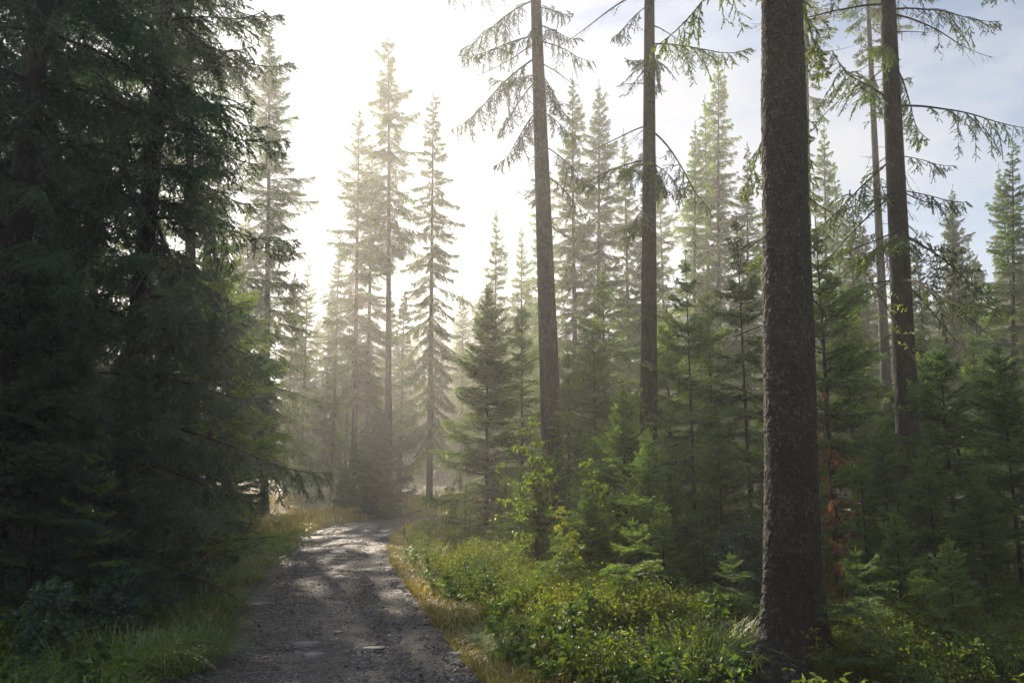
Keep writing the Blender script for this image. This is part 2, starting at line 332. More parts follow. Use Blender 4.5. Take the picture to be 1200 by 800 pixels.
def gravel_mat(name,stone=False):
    m,nt,out=new_mat(name); L=nt.links
    g=N(nt,'ShaderNodeNewGeometry'); a=N(nt,'ShaderNodeAttribute',attribute_name='tone')
    n1=N(nt,'ShaderNodeTexNoise'); n1.inputs['Scale'].default_value=1.6; n1.inputs['Detail'].default_value=7; L.new(g.outputs['Position'],n1.inputs['Vector'])
    p=N(nt,'ShaderNodeBsdfPrincipled')
    if stone:
        n2=N(nt,'ShaderNodeTexNoise'); n2.inputs['Scale'].default_value=60; L.new(g.outputs['Position'],n2.inputs['Vector'])
        ad=N(nt,'ShaderNodeMath',operation='MULTIPLY_ADD',use_clamp=True); L.new(n2.outputs[0],ad.inputs[0]); ad.inputs[1].default_value=.35; L.new(a.outputs['Fac'],ad.inputs[2])
        c=ramp(nt,ad.outputs[0],[(.1,(.019,.019,.022)),(.55,(.053,.053,.058)),(.85,(.104,.104,.112)),(1,(.22,.21,.21))])
        p.inputs['Roughness'].default_value=.62
    else:
        vo=N(nt,'ShaderNodeTexVoronoi'); vo.inputs['Scale'].default_value=55; L.new(g.outputs['Position'],vo.inputs['Vector'])
        v2=N(nt,'ShaderNodeTexVoronoi'); v2.inputs['Scale'].default_value=23; L.new(g.outputs['Position'],v2.inputs['Vector'])
        bw=N(nt,'ShaderNodeSeparateColor'); L.new(vo.outputs['Color'],bw.inputs[0])
        c0=ramp(nt,bw.outputs[0],[(0,(.019,.019,.021)),(.6,(.042,.042,.046)),(1,(.094,.094,.102))])
        mx=N(nt,'ShaderNodeMix',data_type='RGBA'); r=N(nt,'ShaderNodeMapRange'); r.inputs[1].default_value=.55; r.inputs[2].default_value=.75; r.inputs[4].default_value=.7
        L.new(n1.outputs[0],r.inputs[0]); L.new(r.outputs[0],mx.inputs[0]); L.new(c0,mx.inputs[6]); mx.inputs[7].default_value=(.062,.050,.030,1); c=mx.outputs[2]
        p.inputs['Roughness'].default_value=.72
        b=N(nt,'ShaderNodeBump'); b.inputs['Strength'].default_value=1; b.inputs['Distance'].default_value=.03
        ad=N(nt,'ShaderNodeMath',operation='ADD'); L.new(vo.outputs['Distance'],ad.inputs[0]); L.new(v2.outputs['Distance'],ad.inputs[1])
        iv=N(nt,'ShaderNodeMath',operation='SUBTRACT'); iv.inputs[0].default_value=1; L.new(ad.outputs[0],iv.inputs[1]); L.new(iv.outputs[0],b.inputs['Height']); L.new(b.outputs[0],p.inputs['Normal'])
    L.new(c,p.inputs['Base Color']); p.inputs['Specular IOR Level'].default_value=.3
    L.new(p.outputs[0],out.inputs[0]); return m
M_GROUND=ground_mat(); M_PATH=gravel_mat('gravel_bed'); M_STONE=gravel_mat('grey_stone',True)

# ------------------------------------------------------------------ object helpers
def link(name, me, parent=None):
    o=bpy.data.objects.new(name,me); COL.objects.link(o)
    if parent: o.parent=parent
    return o
def setp(o,label=None,cat=None,group=None,kind=None):
    for k,v in (('label',label),('category',cat),('group',group),('kind',kind)):
        if v: o[k]=v
    return o
protos={}
def proto(key, parts):
    """parts: list of (part name, mesh)"""
    protos[key]=[parts,0]
def thing(key, name, loc, rz, s, label, cat, group=None, lean=(0,0)):
    parts=protos[key][0]
    root=bpy.data.objects.new(name,None); COL.objects.link(root); root.empty_display_size=.3
    q=Euler((0,0,rz)).to_matrix()
    if lean!=(0,0):
        d=Vector((lean[0],lean[1],1)).normalized(); q=Vector((0,0,1)).rotation_difference(d).to_matrix()@q
    root.matrix_world=Matrix.Translation(loc)@q.to_4x4()@Matrix.Diagonal((s,s,s,1))
    for nm,me in parts: link(nm,me,root)
    return setp(root,label,cat,group)
def make_proto(key,H,parts_geo):
    proto(key,[(nm,g.mesh(key+'_'+nm,mats,sm)) for nm,g,mats,sm in parts_geo]); protos[key].append(H)
def sp(key, seed, H, cb, R, lod, style, needle=None, bark=None, extra=None, boughs=(), **kw):
    g,tg=spruce_geo(seed,H,cb,R,lod,style,**kw)
    rg=np.random.default_rng(seed+7)
    for hh,yaw,ln,pit,sty in boughs: put_bough(g,rg,sty,lod,ln,hh,yaw,np.radians(pit))
    if extra:
        h0,h1,n,ln=extra
        for _ in range(n): put_bough(g,rg,'dead',lod,ln*rg.uniform(.4,1.1),rg.uniform(h0,h1),rg.uniform(0,2*pi),np.radians(rg.uniform(-25,5)))
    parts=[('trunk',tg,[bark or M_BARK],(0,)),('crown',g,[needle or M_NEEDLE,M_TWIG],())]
    make_proto(key,H,parts)
def plant_tree(key, name, u0, Y, vtop, label, utop=None, u_at_frame_top=None, cat='tree', group=None, H=None, rz=None, sink=.05):
    """stand a tree where photo column u0 meets the ground at distance Y, tall enough to reach photo row vtop"""
    x=at(u0,Y); z=g1(x,Y); Hp=protos[key][2]
    if H is None: H=topz(vtop,Y)-z
    lean=(0,0)
    if utop is not None:
        xt=at(utop,Y,z+H); lean=((xt-x)/H,0.)
    if u_at_frame_top is not None:
        zt=topz(0,Y); lean=((at(u_at_frame_top,Y,zt)-x)/(zt-z),0.)
    rz=rng0.uniform(0,2*pi) if rz is None else rz
    return thing(key,name,(x,Y,z-sink),rz,H/Hp,label,cat,group,lean)

exec_order=[]
# ------------------------------------------------------------------ setting: ground, path, hills
def grid_axis(lo,hi,n,k):
    t=np.linspace(-1,1,n); a=np.sinh(t*k)/sinh_(k); return np.where(a<0,-a*lo,a*hi)
def sinh_(k): return math.sinh(k)
XLO,XHI,YLO,YHI=-95.,95.,-18.,122.
def build_ground():
    xs=grid_axis(XLO,XHI,300,4.2); ys=np.concatenate([np.linspace(YLO,2,40,endpoint=False),np.linspace(2,26,190,endpoint=False),26+(YHI-26)*np.linspace(0,1,110)**1.6])
    X,Y=np.meshgrid(xs,ys); d,s=path_dist(X,Y)
    Z=gz(X,Y,d,s); ins=1-smooth(.9,1.25,d); Z=Z-(.07*ins+.012).reshape(X.shape)*1.0
    Z=Z+(smooth(1.3,2.,d).reshape(X.shape))*rng0.normal(0,.012,X.shape)
    v=np.stack([X,Y,Z],-1).reshape(-1,3); ny,nx=X.shape
    i=(np.arange(ny-1)[:,None]*nx+np.arange(nx-1)[None]).ravel()
    t=np.concatenate([np.stack([i,i+1,i+nx+1],1),np.stack([i,i+nx+1,i+nx],1)])
    g=G(); g.add(v,t); o=link('ground',g.mesh('ground',[M_GROUND],(0,))); setp(o,kind='structure')
def build_path():
    seg=np.diff(PATH,axis=0); L=np.concatenate([[0],np.cumsum(np.hypot(seg[:,0],seg[:,1]))])
    s=np.arange(0,L[-1],.06); cx=np.interp(s,L,PATH[:,0]); cy=np.interp(s,L,PATH[:,1])
    T=nrm(np.stack([np.gradient(cx),np.gradient(cy)],1)); Nn=np.stack([T[:,1],-T[:,0]],1)
    nw=46; w=np.linspace(-1,1,nw)
    hwR=HW(cy)+.06*np.sin(s*7.3)+.04*rng0.normal(size=len(s)); hwL=HW(cy+3)+.06*np.sin(s*6.1+2)+.04*rng0.normal(size=len(s))
    ww=np.where(w[None]>0,w[None]*hwR[:,None],w[None]*hwL[:,None])
    X=cx[:,None]+Nn[:,0:1]*ww; Y=cy[:,None]+Nn[:,1:2]*ww
    d=np.abs(ww); Z=gz(X,Y,d.ravel(),np.sign(ww).ravel())
    Z=Z+.004-.05*smooth(.88,1,np.abs(w))[None]
    Z=Z+.010*wob(X,Y,9,3)+.006*wob(X,Y,23,1)-.02*np.exp(-((np.abs(ww)-.75)/.28)**2)
    v=np.stack([X,Y,Z],-1).reshape(-1,3); ny,nx=X.shape
    i=(np.arange(ny-1)[:,None]*nx+np.arange(nx-1)[None]).ravel()
    t=np.concatenate([np.stack([i,i+1,i+nx+1],1),np.stack([i,i+nx+1,i+nx],1)])
    g=G(); g.add(v,t); setp(link('path',g.mesh('path',[M_PATH],(0,))),kind='structure')
def octa(rng,n):
    b=np.array([[1,0,0],[-1,0,0],[0,1,0],[0,-1,0],[0,0,1],[0,0,-1]],float)
    t=np.array([[0,2,4],[2,1,4],[1,3,4],[3,0,4],[2,0,5],[1,2,5],[3,1,5],[0,3,5]])
    return b,t
def ico():
    p=(1+5**.5)/2
    v=nrm(np.array([[-1,p,0],[1,p,0],[-1,-p,0],[1,-p,0],[0,-1,p],[0,1,p],[0,-1,-p],[0,1,-p],[p,0,-1],[p,0,1],[-p,0,-1],[-p,0,1]],float))
    t=np.array([[0,11,5],[0,5,1],[0,1,7],[0,7,10],[0,10,11],[1,5,9],[5,11,4],[11,10,2],[10,7,6],[7,1,8],[3,9,4],[3,4,2],[3,2,6],[3,6,8],[3,8,9],[4,9,5],[2,4,11],[6,2,10],[8,6,7],[9,8,1]])
    return v,t
def scatter_stones(g,rng,n,smin,smax,power,base,y0,y1,side_spread=1.0):
    b,t=base; y=y0*(y1/y0)**rng.random(n); 
    cx=np.interp(y,PATH[:,1][:260],PATH[:,0][:260]); w=rng.uniform(-1,1,n); r_=(np.exp(-((np.abs(w)-.52)/.16)**2)<.25+.75*rng.random(n)); w=np.where(r_,w,np.where(rng.random(n)<.5,.96,.1)*np.sign(w)+rng.normal(0,.05,n)); w=np.sign(w)*np.abs(w)**.8*1.42*side_spread
    x=cx+w; sz=smin+(smax-smin)*rng.random(n)**power
    d,s=path_dist(x,y); z=gz(x,y,d,s)
    rv=b[None]*rng.uniform(.55,1.25,(n,len(b),1)); sc=np.stack([sz*rng.uniform(.8,1.5,n),sz*rng.uniform(.7,1.1,n),sz*rng.uniform(.28,.7,n)],1)
    v=rv*sc[:,None]; a=rng.uniform(0,2*pi,n); ca,sa=np.cos(a)[:,None],np.sin(a)[:,None]
    tl=rng.normal(0,.25,(n,2))
    vx=v[...,0]*ca-v[...,1]*sa; vy=v[...,0]*sa+v[...,1]*ca; vz=v[...,2]+vx*tl[:,:1]+vy*tl[:,1:]
    P=np.stack([vx+x[:,None],vy+y[:,None],vz+(z+sz*.12)[:,None]],-1)
    tt=(np.arange(n)*len(b))[:,None,None]+t[None]
    tn=np.clip(rng.normal(.38,.17,n)+(rng.random(n)<.03)*.35,0,1)
    g.add(P.reshape(-1,3),tt.reshape(-1,3),0,np.repeat(tn,len(t)))
def build_gravel():
    rng=np.random.default_rng(3); g=G()
    scatter_stones(g,rng,42000,.006,.020,1.6,octa(rng,0),4.8,26)
    scatter_stones(g,rng,3200,.012,.032,2.6,ico(),4.8,26,1.06)
    setp(link('gravel',g.mesh('gravel',[M_STONE],())),kind='stuff')
def build_litter():
    rng=np.random.default_rng(8); n=9000; y=4.8*(24/4.8)**rng.random(n); cx=np.interp(y,PATH[:,1][:260],PATH[:,0][:260])
    w=np.sign(rng.uniform(-1,1,n))*(1.5-1.5*rng.random(n)**.45*.75); w[:2500]=rng.normal(0,.3,2500); x=cx+w
    d,s=path_dist(x,y); z=gz(x,y,d,s)+.012; a=rng.uniform(0,2*pi,n); l=rng.uniform(.012,.045,n); l[::60]*=4
    D=np.stack([np.cos(a),np.sin(a),rng.normal(0,.12,n)],1); P=np.stack([x,y,z],1); g=G(); prisms(g,P,P+D*l[:,None],.0016,.0010,0,np.repeat(rng.random(n),6))
    setp(link('needle_litter',g.mesh('needle_litter',[M_LITTER],())),kind='stuff')
def build_flat_stones():
    import bmesh
    def rock(u,v,w,dp,h,seed,label,rz):
        Y=EYE/tan(atan((v-400)/FPX)-PITCH); x=at(u,Y); z=g1(x,Y)
        bm=bmesh.new(); bmesh.ops.create_icosphere(bm,subdivisions=4,radius=1)
        for q in bm.verts:
            n1=mnoise.noise(q.co*1.1+Vector((seed,0,0))); n2=mnoise.noise(q.co*3.1+Vector((0,seed,0)))
            c=q.co*(1+.35*n1+.12*n2); c.z=max(-.6,min(c.z,.45+.12*n2)); q.co=Vector((c.x*w/2,c.y*dp/2,c.z*h))
        me=bpy.data.meshes.new('flat_stone'); bm.to_mesh(me); bm.free(); me.materials.append(M_STONE)
        a=me.attributes.new('tone','FLOAT','FACE'); a.data.foreach_set('value',np.full(len(me.polygons),.38+.05*(seed%3),np.float32))
        o=link('flat_stone',me); o.location=(x,Y,z+h*.1); o.rotation_euler=(0,0,rz); setp(o,label,'stone')
    rock(357,760,.26,.20,.05,1,'dark flat stone with a cracked edge, half sunk in the gravel path','' or .3)
    rock(367,772,.22,.16,.035,2,'pale wet flat stone just in front of the dark cracked one on the path',1.2)
    rock(438,762,.20,.14,.035,4,'pale flat slab set in the gravel near the middle of the path',.1)
    rock(535,768,.18,.14,.06,5,'small dark stone on the right edge of the gravel path',.8)
    rock(395,745,.14,.10,.035,7,'small angular stone lying alone beyond the two flat stones on the path',2.)
def cone_wood(g,rng,pts,hmin,hmax,lodarr):
    for x,y,z in pts:
        H=rng.uniform(hmin,hmax); k=rng.integers(len(lodarr)); arr,H0=lodarr[k]; s=H/H0
        a=rng.uniform(0,2*pi); M=np.array(Matrix.Rotation(a,3,'Z'))*s*np.array([[rng.uniform(.85,1.2)],[rng.uniform(.85,1.2)],[1]])
        g.addg(arr,M,(x,y,z-.2))

def ridge(x,y):
    """height of the ridge seen over the trees (lower to the left, under the sun)"""
    prof=.80*np.interp(np.degrees(np.arctan2(x,y)),[-50,-26,-18,-8,-3,0,3,8,20,28,50],[8,8,9,17,25,27,25,22,23,26,24])
    r=np.hypot(x,y)
    return prof*smooth(78,112,r)
def build_hills():
    th=np.radians(np.linspace(-62,62,180)); rr=np.linspace(76,119,26)
    TH,R=np.meshgrid(th,rr); X=R*np.sin(TH); Y=R*np.cos(TH)
    X=np.clip(X,XLO+1,XHI-1); Z=ridge(X,Y)+1.4+.8*wob(X,Y,.25,1)-1.5
    v=np.stack([X,Y,Z],-1).reshape(-1,3); ny,nx=X.shape
    i=(np.arange(ny-1)[:,None]*nx+np.arange(nx-1)[None]).ravel()
    t=np.concatenate([np.stack([i,i+1,i+nx+1],1),np.stack([i,i+nx+1,i+nx],1)])
    g=G(); g.add(v,t); setp(link('hills',g.mesh('hills',[M_GROUND],(0,))),kind='structure')
def fararr(seed,H,cb,R):
    g,tg=spruce_geo(seed,H,cb,R,'far','mature',ws=.62,per=6,r0=.16,shape=.8)
    v,t,m,a=tg.arrays(); g.add(v,t,1,a); return g.arrays(),H
def build_woods():
    rng=np.random.default_rng(21)
    arrs=[fararr(1,17,.12,2.0),fararr(2,19,.25,1.9),fararr(3,15,.08,2.1)]
    def pts(n,r0,r1,a0,a1,ok=lambda x,y:True):
        out=[]
        while len(out)<n:
            r=math.sqrt(rng.uniform(r0*r0,r1*r1)); a=rad(rng.uniform(a0,a1)); x=r*sin(a); y=r*cos(a)
            if abs(x)>XHI-3 or y>YHI-3: continue
            if not ok(x,y): continue
            out.append((x,y,max(g1(x,y),float(ridge(x,y)))))
        return out
    # open lane towards the sun so that light still reaches the path
    sa=math.degrees(SUN_AZ)
    def lane(x,y):
        a=math.degrees(math.atan2(x+2,y)); return not(sa-5<a<sa+4.5)
    g=G(); cone_wood(g,rng,pts(150,50,80,-48,46,lane)+pts(40,46,74,10,46),10,16.5,arrs)
    setp(link('distant_wood',g.mesh('distant_wood',[M_MOSS,M_TWIG],())),kind='stuff')
    g=G(); cone_wood(g,rng,pts(420,80,114,-40,42,lane)+pts(200,84,106,24,48),4.5,8,arrs)
    setp(link('hillside_forest',g.mesh('hillside_forest',[M_MOSS,M_TWIG],())),kind='stuff')

# ------------------------------------------------------------------ grass, shrubs and broad-leaved saplings
def blades(g,rng,x,y,z,h,w,lean,curl=1.,tone=.5,az=None):
    n=len(x); a=rng.uniform(0,2*pi,n) if az is None else az
    dx,dy=np.cos(a),np.sin(a); ll=lean*rng.uniform(.3,1.4,n)
    base=np.stack([x,y,z-.02],1); D=np.stack([dx,dy,np.zeros(n)],1); W=np.stack([-dy,dx,np.zeros(n)],1)*(w*rng.uniform(.6,1.2,n)*.5)[:,None]
    up=np.array([[0,0,1.]])
    pts=[]
    for f,wf in ((0,1.),(.4,.9),(.75,.6)):
        c=base+up*(h*(f-.25*curl*f*f*ll))[:,None]+D*(h*ll*f**1.7)[:,None]; pts+= [c-W*wf,c+W*wf]
    f=1.; pts.append(base+up*(h*(f-.42*curl*ll))[:,None]+D*(h*ll*f**1.7)[:,None])
    v=np.stack(pts,1); t=np.array([[0,1,3],[0,3,2],[2,3,5],[2,5,4],[4,5,6]])
    g.add(v.reshape(-1,3),((np.arange(n)*7)[:,None,None]+t[None]).reshape(-1,3),0,np.repeat(np.clip(rng.normal(tone,.2,n),0,1),5))
def edge_points(rng,n,y0,y1,side,o0,o1,power=1.5):
    y=y0*(y1/y0)**rng.random(n); cx=np.interp(y,PATH[:,1][:260],PATH[:,0][:260])
    x=cx+side*(1.36+o0+(o1-o0)*rng.random(n)**power)
    d,s=path_dist(x,y); return x,y,gz(x,y,d,s),d
def clumpy(rng,x,y,f,k,thr=0.): return (wob(x,y,f,k)+.5*wob(x,y,f*2.3,k+4)+rng.normal(0,.25,len(x)))>thr
def build_grass():
    rng=np.random.default_rng(11)
    g=G()   # dry golden fringe along the gravel
    for side,n in ((1,24000),(-1,10000)):
        x,y,z,d=edge_points(rng,n,4.5,34,side,-.16,1.05,1.5); k=clumpy(rng,x,y,2.1,side,-.55); x,y,z=x[k],y[k],z[k]
        h=rng.uniform(.07,.20,len(x))*(1+.5*wob(x,y,1.9,3)); blades(g,rng,x,y,z,h,.0055+.0004*y.mean(),.9)
    x,y,z,d=edge_points(rng,9000,20,36,-1,0,2.6,1.); blades(g,rng,x,y,z,rng.uniform(.15,.55,len(x)),.012,.6,tone=.55)
    x=rng.uniform(-22,14,22000); y=rng.uniform(20,52,22000); d,q=path_dist(x,y); k=(d>1.5)&clumpy(rng,x,y,.5,3,-.4); x,y=x[k],y[k]
    blades(g,rng,x,y,gz(x,y,d[k],q[k]),rng.uniform(.2,.7,len(x)),.03,.6,tone=.35)
    setp(link('dry_grass',g.mesh('dry_grass',[M_GRASS_DRY],())),kind='stuff')
    g=G()
    x,y,z,d=edge_points(rng,20000,4.2,30,1,.1,3.0,1.6); k=clumpy(rng,x,y,1.3,2,.25); x,y,z=x[k],y[k],z[k]
    blades(g,rng,x,y,z,rng.uniform(.10,.30,len(x))*(1+.4*wob(x,y,1.6,8)),.010,1.1)
    x,y,z,d=edge_points(rng,24000,3.8,32,-1,.02,3.,1.3); k=clumpy(rng,x,y,1.2,5,-.45); x,y,z=x[k],y[k],z[k]
    blades(g,rng,x,y,z,rng.uniform(.14,.46,len(x))*(1+.4*wob(x,y,1.4,6)),.0085,1.25)
    # tall arching tufts
    for u,Y,n,hh,ww in TUFTS:
        cx=at(u,Y); a=rng.uniform(0,2*pi,n); r=rng.random(n)**.6*ww; x=cx+r*np.cos(a); y=Y+r*np.sin(a)
        blades(g,rng,x,y,gz(x,y),rng.uniform(.55,1.1,n)*hh,.0105,1.15,az=a+rng.normal(0,.7,n),tone=.6)
    setp(link('grass',g.mesh('grass',[M_GRASS],())),kind='stuff')
TUFTS=[(820,6.9,500,.42,.28),(850,7.2,420,.40,.25),(790,6.7,300,.36,.2),(765,6.6,260,.3,.2),(640,7.6,500,.38,.3),(665,7.4,350,.34,.25),(880,6.7,220,.34,.2),
       (150,6.9,480,.5,.35),(185,6.9,400,.46,.3),(110,6.4,380,.5,.3),(225,7.6,420,.42,.3),(240,8.6,420,.4,.3),(250,10,420,.4,.35),(275,12.5,420,.42,.4),(300,15,380,.42,.4),(325,17.2,420,.5,.3),(205,7.0,300,.4,.3)]
def leafquads(g,rng,P,D,size,tone=.5,m=0,droop=.3,aspect=.5):
    """pointed leaves folded along the midrib"""
    n=len(P); D=nrm(D+rng.normal(0,.35,(n,3))-np.array([[0,0,droop]])); up=nrm(np.array([[0,0,1.]])+rng.normal(0,.45,(n,3)))
    S=nrm(np.cross(D,up)); U=np.cross(S,D); l=(size*rng.uniform(.7,1.25,n))[:,None]
    a=P; b=P+D*l*.45+S*l*aspect*.5+U*l*.10; c=P+D*l-U*l*.12; d=P+D*l*.45-S*l*aspect*.5+U*l*.10
    v=np.stack([a,b,c,d],1); t=np.array([[0,1,2],[0,2,3]])
    g.add(v.reshape(-1,3),((np.arange(n)*4)[:,None,None]+t[None]).reshape(-1,3),m,np.repeat(np.clip(rng.normal(tone,.2,n),0,1),2))
def sapling_geo(seed,H,stems=1,leaf=.05,dens=1.,spread=.35,start=.15,twigs=26,arch=.0,aspect=.55,per=14):
    rng=np.random.default_rng(seed); st=G(); lf=G()
    for k in range(stems):
        a=rng.uniform(0,2*pi); ln=rng.uniform(.0,.25)*(1 if stems>1 else .25)+arch
        h=H*(1 if k==0 else rng.uniform(.55,.95)); n=14; f=np.linspace(0,1,n)
        P=np.stack([cos(a)*ln*h*f**1.6,sin(a)*ln*h*f**1.6,h*(f-.25*arch*f*f)],1)+np.cumsum(rng.normal(0,.006*h,(n,3)),0)*np.array([1,1,0])
        P[0]=(cos(a)*.03*(stems>1),sin(a)*.03*(stems>1),-.05)
        tube(st,P,np.interp(f,[0,1],[.006*h+.002,.0018]),6,0)
        nt=int(twigs*h/H)
        for j in range(nt):
            t=start+(1-start)*(j+rng.random())/nt; b=np.array([np.interp(t,f,P[:,q]) for q in range(3)])
            aa=rng.uniform(0,2*pi); L=spread*h*(1.05-t)**.8*rng.uniform(.5,1.2)+.06
            d=np.array([cos(aa),sin(aa),rng.uniform(.1,.9)]); d/=np.linalg.norm(d)
            q=np.linspace(0,1,6)[:,None]; T=b+d*L*q-np.array([0,0,.25*L])*q**2+np.cumsum(rng.normal(0,.02*L,(6,3)),0)
            tube(st,T,np.interp(q[:,0],[0,1],[.0015*h*.5+.0022,.001]),4,0)
            nl=max(4,int(per*dens*(.4+L))); tt=rng.random(nl)*.9+.1
            Pp=np.stack([np.interp(tt,q[:,0],T[:,c]) for c in range(3)],1)
            sd=rng.normal(0,.8,(nl,3)); leafquads(lf,rng,Pp,d[None]*.6+sd,leaf,rng.uniform(.35,.65),aspect=aspect)
    return st,lf
def leafy(key,mat,stem_mat,**kw):
    st,lf=sapling_geo(**kw); make_proto(key,kw['H'],[('stem',st,[stem_mat],(0,)),('leaves',lf,[mat],())])
def build_bilberry():
    rng=np.random.default_rng(31); temps=[]
    for k in range(5):
        c=G(); n=26
        a=rng.uniform(0,2*pi,n); r=rng.random(n)**.5*.16; h=rng.uniform(.13,.31,n)
        A=np.stack([r*.5*np.cos(a),r*.5*np.sin(a),np.full(n,-.03)],1); B=np.stack([r*1.3*np.cos(a),r*1.3*np.sin(a),h],1)
        prisms(c,A,B,.0016,.0009,1)
        for j in range(n):
            m=19; f=rng.uniform(.25,1.05,m)[:,None]; P=A[j]+(B[j]-A[j])*f+rng.normal(0,.016,(m,3)); leafquads(c,rng,P,rng.normal(0,.8,(m,3))+np.array([0,0,.4]),.028,rng.uniform(.3,.6),droop=0.,aspect=.62)
        temps.append(c.arrays())
    g=G(); X=[];Y=[]
    x,y,z,d=edge_points(rng,2300,5.2,24,1,.45,7.5,1.); k=clumpy(rng,x,y,1.1,7,-.3)&(np.hypot(x-2.2,y-6.5)>.85); X.append(np.stack([x,y,z],1)[k])
    x,y,z,d=edge_points(rng,500,5.6,20,-1,.55,5,1.); k=clumpy(rng,x,y,.9,9,-.2); X.append(np.stack([x,y,z],1)[k])
    for p in np.concatenate(X):
        s=rng.uniform(.6,1.35); a=rng.uniform(0,2*pi); q=temps[rng.integers(5)]; q=(q[0],q[1],q[2],np.clip(q[3]+rng.normal(-.05,.17),0,1)); g.addg(q,np.array(Matrix.Rotation(a,3,'Z'))*s,p)
    # mounded clumps in front of the young spruces
    for u,Y,n,w in ((735,8.3,70,.7),(700,8.9,60,.7),(770,7.9,60,.6),(810,8.5,50,.6),(660,9.6,60,.8),(1010,6.9,50,.7),(1080,7.,60,.8),(1150,7.2,60,.8),(985,6.6,16,.3)):
        for _ in range(n):
            a=rng.uniform(0,2*pi); r=rng.random()**.5*w; x=at(u,Y)+r*cos(a); y=Y+r*sin(a)*.8
            s=rng.uniform(.7,1.2)*(1.2-.5*r/w); g.addg(temps[rng.integers(5)],np.array(Matrix.Rotation(rng.uniform(0,6),3,'Z'))*s,(x,y,g1(x,y)+.10*(1-(r/w)**2)))
    setp(link('bilberry_undergrowth',g.mesh('bilberry_undergrowth',[M_BERRY,M_TWIG],())),kind='stuff')
def build_herbs():
    rng=np.random.default_rng(41); temps=[]
    for k in range(6):
        c=G(); n=rng.integers(3,7)
        for j in range(n):
            a=rng.uniform(0,2*pi); H=rng.uniform(.16,.42); f=np.linspace(0,1,6)[:,None]; l=rng.uniform(.15,.5)
            P=np.array([cos(a),sin(a),0])*H*l*f**1.5+np.array([0,0,H])*f; P[0,2]=-.03; tube(c,P,np.linspace(.0024,.0012,6),4,1)
            m=rng.integers(6,13); tt=rng.uniform(.25,1,m); B=np.stack([np.interp(tt,f[:,0],P[:,q]) for q in range(3)],1)
            leafquads(c,rng,B,rng.normal(0,1,(m,3))*np.array([1,1,.35])+np.array([0,0,.25]),rng.uniform(.045,.085),rng.uniform(.3,.75),droop=.15,aspect=rng.uniform(.4,.75))
        temps.append(c.arrays())
    g=G()
    for side,n,o1 in ((1,420,4.5),(-1,260,2.2)):
        x,y,z,d=edge_points(rng,n,5.,24,side,.15,o1,1.2)
        for p in np.stack([x,y,z],1):
            if np.hypot(p[0]-2.2,p[1]-6.4)<.95: continue
            q=temps[rng.integers(6)]; g.addg((q[0],q[1],q[2],np.clip(q[3]+rng.normal(-.1,.2),0,1)),np.array(Matrix.Rotation(rng.uniform(0,6.3),3,'Z'))*rng.uniform(.6,1.25),p)
    setp(link('herb_undergrowth',g.mesh('herb_undergrowth',[M_HERB,M_TWIG],())),kind='stuff')
# ------------------------------------------------------------------ trees and plants, each one a thing of its own
def big_trunk(H,r0):
    """scaly near trunk with root flare, bark plates modelled in the surface"""
    rng=np.random.default_rng(5); g=G(); sides=176; z=np.concatenate([np.linspace(-.3,7.5,640,endpoint=False),np.linspace(7.5,H,40)])
    th=np.arange(sides)*2*pi/sides
    R=r0*np.clip(1-z/H,.02,1)**.8
    Z,T=np.meshgrid(z,th,indexing='ij'); base=np.repeat(R[:,None],sides,1)
    fl=np.exp(-np.clip(Z,0,None)/.30); lob=1+.75*fl*(.75+.5*np.cos(3*T+.6)+.35*np.cos(5*T+2.1)+.2*np.cos(8*T))
    lob+=.9*np.exp(-np.clip(Z,0,None)/.16)*np.maximum(0,np.cos(T-3.5))**6+.6*np.exp(-np.clip(Z,0,None)/.14)*np.maximum(0,np.cos(T-5.0))**8
    # plates: jittered cells
    cz,ct=.042,2*pi/44; dmin=np.full(Z.shape,9.); d2=np.full(Z.shape,9.); hgt=np.zeros(Z.shape)
    iz=np.floor(Z/cz).astype(int); 
    hashf=lambda a,b,k:np.modf(np.abs(np.sin(a*127.1+b*311.7+k*74.7)*43758.5453))[0]
    for dz in(-1,0,1):
        for dt in(-1,0,1):
            a=iz+dz; it=np.floor(T/ct+.5*(a%2)).astype(int)+dt; itw=it%44
            pz=(a+.15+.7*hashf(a,itw,1))*cz; pt=(it-.5*(a%2)+.15+.7*hashf(a,itw,2))*ct
            dd=np.hypot((Z-pz)/cz*.8,(T-pt)/ct); m=dd<dmin
            d2=np.where(m,dmin,np.minimum(d2,dd)); hgt=np.where(m,hashf(a,itw,3),hgt); dmin=np.where(m,dd,dmin)
    edge=np.clip((d2-dmin)*2.2,0,1); disp=.011*np.minimum(1,edge*1.6)**.5*(.35+.9*hgt)-.004+rng.normal(0,.0011,Z.shape)
    disp*=np.where(Z<8,1,0); rr=base*lob+disp
    und=1+.03*np.sin(Z*1.3+T)+.02*np.sin(Z*3.1+2*T)
    v=np.stack([rr*und*np.cos(T)+.02*np.sin(Z*.5),rr*und*np.sin(T),Z],-1).reshape(-1,3)
    i=(np.arange(len(z)-1)[:,None]*sides); j=np.arange(sides)[None]; k=(j+1)%sides
    a,b,c,d=i+j,i+k,i+sides+k,i+sides+j
    t=np.concatenate([np.stack([a,b,c],-1).reshape(-1,3),np.stack([a,c,d],-1).reshape(-1,3)])
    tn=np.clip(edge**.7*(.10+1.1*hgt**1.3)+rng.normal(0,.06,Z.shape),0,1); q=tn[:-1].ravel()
    g.add(v,t,0,np.concatenate([q,q])); return g

